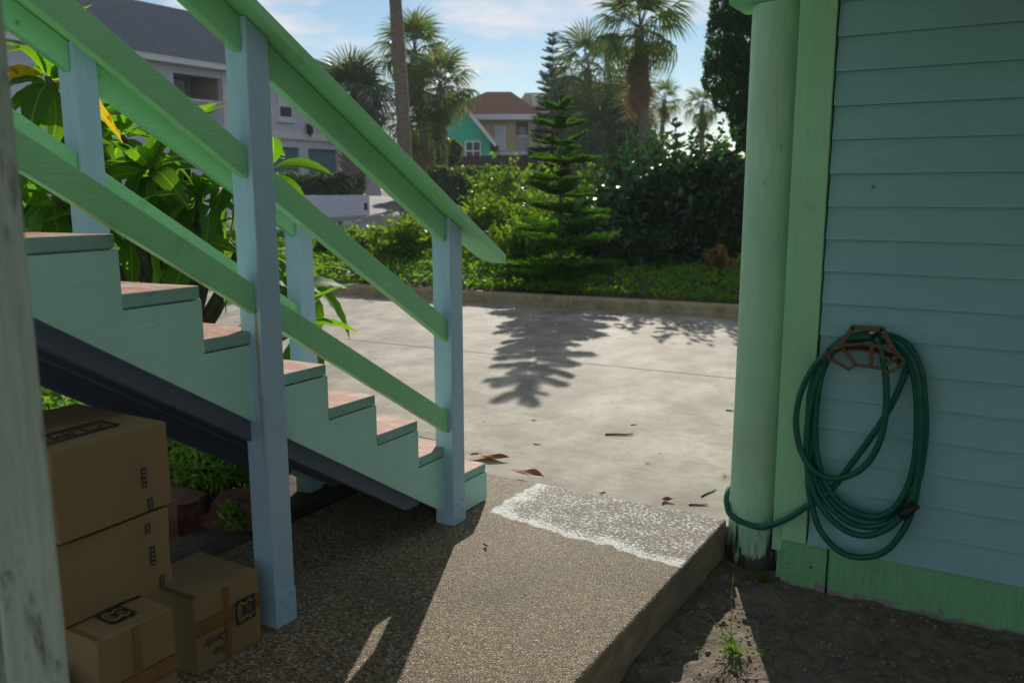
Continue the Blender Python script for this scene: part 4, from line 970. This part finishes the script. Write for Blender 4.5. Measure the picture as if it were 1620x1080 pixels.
# front wall in pieces around the openings
wbx('wall', xl, bl, 0, .25, zs_, ze, 'plaster_white', 0); wbx('wall', bl, br, 0, .25, bt, ze, 'plaster_white', 0); wbx('wall', bl, br, 0, .25, zs_, bb, 'plaster_white', 0)
wbx('wall', br, xr, 0, .25, zs_, ze, 'plaster_white', 0)
wbx('lower_wall', xl, g1l, .02, .27, 0, zs_-.002, 'plaster_white', 0); wbx('lower_wall', g1l, g1r, .02, .27, gt, zs_-.002, 'plaster_white', 0); wbx('lower_wall', g1r, g2l, .02, .27, 0, zs_-.002, 'plaster_white', 0); wbx('lower_wall', g2l, g2r, .02, .27, gt, zs_-.002, 'plaster_white', 0); wbx('lower_wall', g2r, xr, .02, .27, 0, zs_-.002, 'plaster_white', 0)
wbx('end_wall', xr-.25, xr-.002, .272, D_, 0, ze, 'plaster_white', 0); wbx('end_wall', xl+.002, xl+.25, .272, D_, 0, ze, 'plaster_white', 0); wbx('back_wall', xl+.26, xr-.26, D_-.25, D_, 0, ze, 'plaster_white', 0)
wbx('string_course', xl, xr, -.09, -.002, zs_-.16, zs_+.16, 'white_trim', .02)
for a, b in ((g1l, g1r), (g2l, g2r)):
    o = wbx('garage_door', a, b, .16, .22, 0, gt, 'garage_teal', .005)
    for k in range(1, 4): box('panel_rail', a+.02, b-.02, .14, .159, gt*k/4-.02, gt*k/4+.02, 'garage_teal', o, .004)
# balcony recess
wbx('balcony_back', bl-.1, br+.1, 1.9, 2.0, bb-.2, bt+.3, 'porch_shade', 0); wbx('balcony_side', bl-.12, bl-.002, .26, 1.9, bb-.2, bt+.3, 'porch_shade', 0); wbx('balcony_side', br+.002, br+.12, .26, 1.9, bb-.2, bt+.3, 'porch_shade', 0); wbx('balcony_ceiling', bl, br, .26, 1.9, bt+.1, bt+.2, 'porch_shade', 0); wbx('balcony_floor', bl, br, .26, 1.9, bb-.15, bb-.02, 'porch_shade', 0)
dw = (br-bl)*.28; o = wbx('balcony_door', br-dw-.4, br-.4, 1.84, 1.899, bb, bb+2.0, 'white_trim', .01); box('pane', br-dw-.25, br-.55, 1.82, 1.839, bb+.2, bb+1.85, 'plaster_white', o, 0)
rl = wbx('railing', bl, br, .05, .12, bb+1.0, bb+1.08, 'white_trim', .005)
for k in range(18):
    x = bl+(br-bl)*(k+.5)/18; box('baluster', x-.032, x+.032, .065, .105, bb, bb+.999, 'white_trim', rl, 0)
wbx('pilaster', br+.0, br+.42, -.06, -.002, bb-.1, ze-.05, 'white_trim', .01)
# window, lantern, eave
w0, w1 = L_(439, 170)[0], L_(462, 170)[0]; wt, wbm = L_(450, 147)[1], L_(450, 189)[1]
o = wbx('window', w0, w1, -.05, -.004, wbm, wt, 'white_trim', .01); box('pane', w0+.1, w1-.1, -.058, -.051, wbm+.12, (wbm+wt)/2-.04, 'dark_window', o, 0); box('pane', w0+.1, w1-.1, -.058, -.051, (wbm+wt)/2+.04, wt-.12, 'white_trim', o, 0); box('sill', w0-.12, w1+.12, -.12, -.004, wbm-.14, wbm-.003, 'white_trim', o, .01)  # upper pane coloured white, a painted reflection of the sky
lx, lz = L_(485, 205); o = wbx('lantern', lx-.11, lx+.11, -.32, -.1, lz-.22, lz+.16, 'lantern_black', .03); box('bracket', lx-.04, lx+.04, -.2, -.002, lz+.17, lz+.24, 'lantern_black', o, 0); box('finial', lx-.03, lx+.03, -.25, -.19, lz-.34, lz-.221, 'lantern_black', o, 0)
wbx('eave_fascia', xl-.5, xr+.5, -.55, -.42, ze-.06, ze+.22, 'white_trim', .02); wbx('soffit', xl-.5, xr+.5, -.418, .3, ze+.003, ze+.05, 'white_trim', 0)
rz_ = on(0, XF-5.5, 300, 18).z-zg; e0 = ze+.2
bm = bmesh.new(); A = [bm.verts.new(p) for p in ((xl-.6, -.6, e0), (xr+.6, -.6, e0), (xr+.6, D_+.6, e0), (xl-.6, D_+.6, e0))]; B = [bm.verts.new(p) for p in ((xl+4, 5.5, rz_), (xr-7.0, 5.5, rz_))]
bm.faces.new((A[0], A[1], B[1], B[0])); bm.faces.new((A[1], A[2], B[1])); bm.faces.new((A[2], A[3], B[0], B[1])); bm.faces.new((A[3], A[0], B[0])); bm.faces.new(A[::-1]); bmesh.ops.recalc_face_normals(bm, faces=bm.faces[:])
from_bm('roof', bm, 'roof_grey', wh)

def camhouse(name, label, v, px, zb): p = uv((px-810)/F*v, v, zb); return thing(name, label, 'house', tuple(p), None, YAW)
def win(t, x0, x1, z0, z1, y, mull=True, pane='dark_window'):
    o = box('window', x0, x1, y-.06, y-.003, z0, z1, 'white_trim', t, .01); e = .09; xm, zm = (x0+x1)/2, (z0+z1)/2
    xsp = ((x0+e, xm-.04), (xm+.04, x1-e)) if mull else ((x0+e, x1-e),)
    for a, b in xsp:
        for c, d in ((z0+e, zm-.04), (zm+.04, z1-e)): box('pane', a, b, y-.07, y-.061, c, d, pane, o, 0)
    return o
# green gabled house
v = 54; P2 = lambda px, py: ((px-716)/F*v, at(px, py, v).z)
gh = camhouse('green_house', 'turquoise green gabled house with a white window behind the palms', v, 716, zt(v)-.1); zg2 = zt(v)-.1
G = lambda px, py: (P2(px, py)[0], P2(px, py)[1]-zg2)
rx_, rzb = G(777, 224); ax_, az = G(716, 146); 
bm = bmesh.new(); add_prism(bm, [(-rx_, 0, 0), (rx_, 0, 0), (rx_, 0, rzb), (0, 0, az), (-rx_, 0, rzb)], [(-rx_, 9, 0), (rx_, 9, 0), (rx_, 9, rzb), (0, 9, az), (-rx_, 9, rzb)]); bmesh.ops.recalc_face_normals(bm, faces=bm.faces[:]); from_bm('wall', bm, 'teal_siding', gh)
k_ = 0; zz = 1.0
while zz < az-.3:
    hw_ = rx_ if zz < rzb else rx_*(az-zz)/(az-rzb)
    box('clapboard', -hw_+.03, hw_-.03, -.035, -.001, zz, zz+.30, 'teal_siding', gh, .012); zz += .315
for s in (-1, 1):
    d = Vector((rx_, 0, rzb-az)).normalized(); nn_ = Vector((-d.z, 0, d.x)); bm = bmesh.new(); p0 = Vector((0, 0, az+.04)); p1 = Vector((rx_, 0, rzb+.04))+d*.45
    pts = [p0, p1, p1+nn_*.22, p0+Vector((0, 0, .22/nn_.z))]; pts = [Vector((p.x*s, 0, p.z)) for p in pts]
    add_prism(bm, [(p.x, -.45, p.z) for p in pts], [(p.x, 9.3, p.z) for p in pts]); bmesh.ops.recalc_face_normals(bm, faces=bm.faces[:]); r_ = from_bm('roof', bm, 'roof_brown', gh)
    bm = bmesh.new(); add_prism(bm, [(p.x, -.52, p.z-.03) for p in pts], [(p.x, -.453, p.z-.03) for p in pts]); bmesh.ops.recalc_face_normals(bm, faces=bm.faces[:]); from_bm('bargeboard', bm, 'white_trim', r_)
a, b = G(738, 223), G(763, 250); win(gh, a[0], b[0], b[1]-.2, a[1], -.036)
# beige house
v = 60; bh = camhouse('beige_house', 'beige two storey house with reddish hip roof and small balcony', v, 800, zt(v)-.1)
B_ = lambda px, py: ((px-800)/F*v, at(px, py, v).z-(zt(v)-.1))
x0_, ze2 = B_(700, 188); x1_, _ = B_(848, 188); cl, _ = B_(817, 200); cr, ct_ = B_(836, 193); _, cbm = B_(820, 240)
for nm, a, b, c, d in (('wall', x0_, cl, 0, ze2), ('wall', cr, x1_, 0, ze2), ('wall', cl, cr, 0, cbm), ('wall', cl, cr, ct_, ze2)): box(nm, a, b, 0, .3, c, d, 'stucco_beige', bh, 0)
box('side_wall', x1_-.3, x1_-.002, .302, 12, 0, ze2, 'stucco_beige', bh, 0); box('recess_back', cl-.2, cr+.2, 1.6, 1.7, cbm-.2, ct_+.3, 'stucco_beige', bh, 0); box('recess_side', cl-.2, cl-.002, .302, 1.6, cbm-.2, ct_+.3, 'stucco_beige', bh, 0); box('recess_side', cr+.002, cr+.2, .302, 1.6, cbm-.2, ct_+.3, 'stucco_beige', bh, 0); box('recess_ceiling', cl, cr, .302, 1.6, ct_+.1, ct_+.2, 'stucco_beige', bh, 0)
box('balcony_door', cl+.22, cr-.12, 1.52, 1.598, cbm, ct_-.25, 'dark_window', bh, 0); box('ledge', x0_, x1_+.1, -.15, -.002, cbm-.25, cbm-.02, 'white_trim', bh, .02)
o = box('railing', cl, cr, .05, .12, cbm+1.0, cbm+1.08, 'white_trim', bh, 0)
for k in range(8): x = cl+(cr-cl)*(k+.5)/8; box('baluster', x-.025, x+.025, .06, .11, cbm, cbm+.999, 'white_trim', o, 0)
a, b = B_(784, 199), B_(801, 238); win(bh, a[0], b[0], b[1], a[1], -.001, False, 'plaster_white')
rx0, rzr = B_(740, 150); rx1, rzr2 = B_(804, 147)
bm = bmesh.new(); A = [bm.verts.new(p) for p in ((x0_-.5, -.6, ze2+.15), (x1_+.6, -.6, ze2+.15), (x1_+.6, 12.6, ze2+.15), (x0_-.5, 12.6, ze2+.15))]; rh = rzr2+.55; B = [bm.verts.new((x0_+3, 4.6, rh)), bm.verts.new((rx1+.25, 4.6, rh))]
bm.faces.new((A[0], A[1], B[1], B[0])); s_ = bm.faces.new((A[1], A[2], B[1])); bm.faces.new((A[2], A[3], B[0], B[1])); bm.faces.new((A[3], A[0], B[0])); bm.faces.new(A[::-1]); bmesh.ops.recalc_face_normals(bm, faces=bm.faces[:])
from_bm('roof', bm, 'roof_red', bh); box('fascia', x0_-.5, x1_+.6, -.66, -.603, ze2-.12, ze2+.22, 'white_trim', bh, .01); box('fascia', x1_+.601, x1_+.66, -.66, 12.6, ze2-.12, ze2+.22, 'white_trim', bh, .01)
# tan roofed wing further right, with a white chimney
v = 68; tw_ = camhouse('tan_roofed_house', 'low tan roofed house with a white chimney behind the tall dark pine', v, 870, zt(v)-.1); T_ = lambda px, py: ((px-870)/F*v, at(px, py, v).z-(zt(v)-.1))
a0, az0 = T_(812, 188); a1, _ = T_(930, 188); rz3 = T_(860, 152)[1]
box('wall', a0, a1, 0, 7, 0, az0, 'stucco_beige', tw_, 0)
bm = bmesh.new(); A = [bm.verts.new(p) for p in ((a0-.4, -.5, az0+.02), (a1+.4, -.5, az0+.02), (a1+.4, 7.5, az0+.02), (a0-.4, 7.5, az0+.02))]; B = [bm.verts.new((a0+1.0, 3.5, rz3+.6)), bm.verts.new((a1-1.5, 3.5, rz3+.6))]
for f in ((A[0], A[1], B[1], B[0]), (A[1], A[2], B[1]), (A[2], A[3], B[0], B[1]), (A[3], A[0], B[0]), A[::-1]): bm.faces.new(f)
bmesh.ops.recalc_face_normals(bm, faces=bm.faces[:]); r_ = from_bm('roof', bm, 'roof_tan', tw_); c0_, cz0 = T_(843, 147); c1_, _ = T_(862, 147); box('chimney', c0_, c1_, 1.5, 2.3, az0+.3, cz0, 'white_trim', r_, .03)
# brown board fence
a, b = at(700, 258, 46), at(850, 258, 44); L = (b-a).length; fe = thing('board_fence', 'dark brown board fence below the green house', 'fence', (a.x, a.y, zt(45)-.1), None, math.atan2(b.y-a.y, b.x-a.x)); hz = at(780, 246, 45).z-zt(45)+.1
nb = int(L/.19)
for i in range(nb): box('board', i*L/nb+.01, (i+1)*L/nb-.01, 0, .03, 0, hz+random.uniform(-.03, .03), 'fence_wood', fe, 0)
for z_ in (.3*hz, .8*hz): box('fence_rail', 0, L, .031, .08, z_-.05, z_+.05, 'fence_wood', fe, 0)

# ================================================================== SMALL THINGS ON THE GROUND
# pebbles and grit on the dirt by the wall
ico = bmesh.new(); bmesh.ops.create_icosphere(ico, subdivisions=1, radius=1); IV = np.array([v.co[:] for v in ico.verts]); IF = np.array([[v.index for v in f.verts] for f in ico.faces]); ico.free()
dz = lambda x, y: -.205+.024*N3(x, y, 3)+.022*N3(x, y, 11, 4)+.006*N3(x, y, 30, 9)+max(0, .05-(x+1.16)*.25)*.6
n = 7000; VV = []; FF = []
for i in range(n):
    x = rng.uniform(-1.13, 1.2); y = rng.uniform(1.6, 3.85); s = .0025+.012*rng.uniform()**7+.003*rng.uniform(); k = IV*(1+.35*rng.normal(size=(12, 1)).clip(-1, 1)*.6)*np.array([1, rng.uniform(.6, 1), rng.uniform(.45, .8)])*s
    a = rng.uniform(0, 6.28); c_, s_ = math.cos(a), math.sin(a); k = k@np.array([[c_, -s_, 0], [s_, c_, 0], [0, 0, 1]]); VV.append(k+np.array([x, y, dz(x, y)+s*.2])); FF.append(IF+12*i)
tag(link('dirt_gravel', arr_mesh('dirt_gravel', np.concatenate(VV), np.concatenate(FF)), 'pebble', kind='stuff'), 'loose pebbles and grit scattered over the bare dirt', 'gravel')
def rock(x, y, s, label, i):
    bm = bmesh.new(); bmesh.ops.create_icosphere(bm, subdivisions=3, radius=1)
    for v in bm.verts: v.co += v.co*.35*mnoise.noise(v.co*1.2+Vector((i*5, 0, 0))); v.co = Vector((v.co.x*s, v.co.y*s*.75, v.co.z*s*.5))
    o = from_bm('rock', bm, 'pebble', None, True); o.location = (x, y, dz(x, y)+s*.15); o.rotation_euler.z = i*1.3; return tag(o, label, 'rock', 'stones lying in the dirt')
for i, (px, py, s, lab) in enumerate(((1195, 978, .035, 'flat grey rock behind the grass tuft'), (1160, 1028, .028, 'pale rock at the base of the grass tuft'), (1348, 982, .022, 'small pale stone in the dirt below the hose'), (1448, 1033, .02, 'small pale stone in the dirt at lower right'), (1110, 962, .03, 'small stone against the slab edge'))):
    p = on(2, -.195, px, py); rock(p.x, p.y, s, lab, i)

def blade_mesh(seed, L, W, bend):
    V = []; Fq = []; n = 7
    for i in range(n+1):
        q = i/n; w_ = W*(1-q)**.7+.0004; x = bend*L*q*q; z = L*q*(1-.35*bend*q); V += [(x, -w_, z), (x, w_*.0, z-.15*w_), (x, w_, z)]
    for i in range(n):
        for k in range(2): Fq.append((i*3+k, i*3+k+1, i*3+k+4, i*3+k+3))
    return arr_mesh('blade', V, Fq, True)
BL = [blade_mesh(i, .15, .0032, b) for i, b in enumerate((.3, .7, 1.1, 1.5))]
for m_ in BL: m_.materials.append(MATS['grass_blade'])
gp = on(2, -.195, 1156, 1033); gt_ = thing('grass_tuft', 'sunlit tuft of grass with one tall seed stalk in the dirt', 'grass', (gp.x, gp.y, dz(gp.x, gp.y)))
rg = random.Random(2)
for i in range(46):
    s = rg.uniform(.45, 1.1); inst('blade', rg.choice(BL[1:]), gt_, Matrix.Translation((rg.uniform(-.035, .035), rg.uniform(-.025, .025), -.005)) @ Matrix.Rotation(rg.uniform(0, 6.28), 4, 'Z') @ Matrix.Rotation(rg.uniform(-.1, .35), 4, 'Y') @ Matrix.Scale(s*.9, 4))
tube('stalk', [(0, 0, 0), (-.003, 0, .12), (-.008, 0, .24), (-.004, 0, .305)], [.0022, .0018, .0012, .0009], 'grass_blade', gt_, 5)
tube('seed_head', [(-.005, 0, .27), (-.004, 0, .29), (-.003, 0, .31), (-.002, 0, .322)], [.001, .004, .0035, .001], 'grass_blade', gt_, 6)
inst('blade', BL[3], gt_, Matrix.Translation((-.004, 0, .10)) @ Matrix.Rotation(math.pi+.5, 4, 'Z') @ Matrix.Rotation(-.15, 4, 'Y') @ Matrix.Scale(.55, 4)); inst('blade', BL[3], gt_, Matrix.Translation((-.006, 0, .19)) @ Matrix.Rotation(math.pi+.5, 4, 'Z') @ Matrix.Rotation(-.25, 4, 'Y') @ Matrix.Scale(.42, 4))

def dead_leaf(name, label, pos, L, W, curl, mat, rz, cat='leaf', group='fallen leaves', tilt=0.0, seed=1):
    V = []; Fq = []; n = 14
    for i in range(n+1):
        q = i/n; w_ = W*math.sin(math.pi*min(1, .03+.97*q))**.75+.001; z = curl*L*(q-.5)**2*2+.003*math.sin(q*9+seed)
        for s in (-1, -.5, 0, .5, 1): V.append((L*(q-.5), s*w_+.01*math.sin(q*5), z+abs(s)*w_*.45*(1+.5*math.sin(q*7+s*2+seed))))
    for i in range(n):
        for k in range(4): Fq.append((i*5+k, i*5+k+1, (i+1)*5+k+1, (i+1)*5+k))
    me = arr_mesh('leaf', V, Fq, True); zmin = min(v[2] for v in V)
    o = link(name, me, mat); o.location = (pos[0], pos[1], pos[2]-zmin+.002); o.rotation_euler = (tilt, 0, rz); return tag(o, label, cat, group)
D0 = -.04
for i, (px, py, z, L, W, cu, mat, rz, lab) in enumerate((
  (775, 726, D0, .25, .042, .12, 'dry_leaf', .35, 'curled brown leaf on the concrete behind the bottom step'),
  (834, 752, 0.0, .22, .042, .05, 'dry_leaf', .1, 'flat brown leaf lying across the slab edge'),
  (1056, 793, D0, .07, .020, .5, 'dry_leaf', .7, 'small crumpled tan leaf at the slab edge near the column'),
  (955, 783, D0, .06, .014, .3, 'yellow_leaf', .2, 'tiny tan leaf bit along the slab edge'),
  (1048, 1050, -.19, .06, .022, .3, 'yellow_leaf', 1.2, 'yellow leaf on the dirt beside the slab'),
  (1055, 1030, -.19, .07, .020, .2, 'pebble', 1.6, 'grey dried leaf standing by the slab edge'),
  (1208, 918, -.20, .10, .036, .1, 'grass_blade', -.6, 'green leaf on the dirt at the foot of the column'),
  (768, 866, 0.0, .03, .011, .5, 'bark', .2, 'small dark curled leaf bit on the sunlit slab'),
  (650, 800, 0.0, .20, .030, .3, 'dry_leaf', 1.9, 'brown leaf under the foot of the stairs'),
  (692, 812, 0.0, .14, .024, .4, 'dry_leaf', .2, 'curled brown leaf behind the lowest stair post'))):
    p = on(2, z, px, py); o = dead_leaf('fallen_leaf', lab, p, L, W, cu, mat, rz+YAW*0, seed=i)
rt = random.Random(9)
def twig(px, py, L, r_, rz, label, z=D0):
    p = on(2, z, px, py); pts = [(-L/2, 0, r_), (-L*.15, L*.02, r_*1.1), (L*.2, -L*.015, r_), (L/2, L*.03, r_*1.3)]
    o = tube('twig', pts, [r_, r_, r_*.9, r_*.5], 'bark', None, 6); o.location = p; o.rotation_euler.z = rz; tag(o, label, 'twig', 'twigs on the driveway')
twig(980, 688, .19, .006, .52, 'straight brown twig in the middle of the driveway'); twig(1122, 780, .16, .004, 1.35, 'thin bent twig on the concrete near the column'); twig(1105, 799, .10, .004, .5, 'short twig along the slab edge near the column'); twig(1155, 650, .06, .005, .1, 'tiny twig beside the column edge on the driveway'); twig(850, 703, .05, .003, .2, 'tiny twig left of the middle of the driveway'); twig(1003, 672, .05, .003, .7, 'tiny twig just above the straight brown twig'); twig(845, 665, .03, .003, .5, 'tiniest twig below the pine shadow')
def weed(px, py, z, n, s, label):
    p = on(2, z, px, py); t = thing('weed', label, 'weed', tuple(p), 'tiny weeds')
    for i in range(n): inst('blade', rg.choice(BL[1:]), t, Matrix.Rotation(rg.uniform(0, 6.28), 4, 'Z') @ Matrix.Rotation(rg.uniform(.3, 1.0), 4, 'Y') @ Matrix.Scale(s*rg.uniform(.6, 1.1), 4))
weed(1025, 733, D0, 14, .35, 'tiny green sprig on the concrete'); weed(1148, 754, D0, 14, .45, 'dry little weed beside the column on the concrete'); weed(1300, 975, -.205, 10, .6, 'faint grass blades against the skirt board'); weed(1128, 915, -.195, 9, .5, 'small weed between the slab and the column'); weed(1255, 1020, -.2, 14, .5, 'dim weed in the dirt right of the grass tuft')
# small litter on the driveway: crumbs too small to count
n = 230; VV = []; FF = []
for i in range(n):
    x = rng.uniform(-6, -1.3); y = rng.uniform(4.1, 10.2); s = .002+.005*rng.uniform()**3; k = IV*s*np.array([1, rng.uniform(.4, 1), .4]); VV.append(k+np.array([x, y, D0+s*.2])); FF.append(IF+12*i)
tag(link('driveway_litter', arr_mesh('driveway_litter', np.concatenate(VV), np.concatenate(FF)), 'bark', kind='stuff'), 'dark crumbs of leaf litter scattered over the concrete', 'litter')

# ================================================================== HAZE
bm = bmesh.new(); add_box(bm, -330, 330, -330, 330, -1.6, 15.5); bmesh.ops.recalc_face_normals(bm, faces=bm.faces[:])
hm = bpy.data.materials.new('haze'); hm.use_nodes = True; hn = hm.node_tree; hn.nodes.remove(hn.nodes['Principled BSDF'])
pv = hn.nodes.new('ShaderNodeVolumePrincipled'); pv.inputs['Color'].default_value = (.86, .92, 1, 1); pv.inputs['Density'].default_value = .0005; pv.inputs['Anisotropy'].default_value = .25  # HAZE
hn.links.new(pv.outputs[0], hn.nodes['Material Output'].inputs['Volume']); MATS['haze'] = hm
tag(from_bm('haze', bm, 'haze', None, kind='stuff'), 'thin bright haze filling the air towards the houses', 'haze')
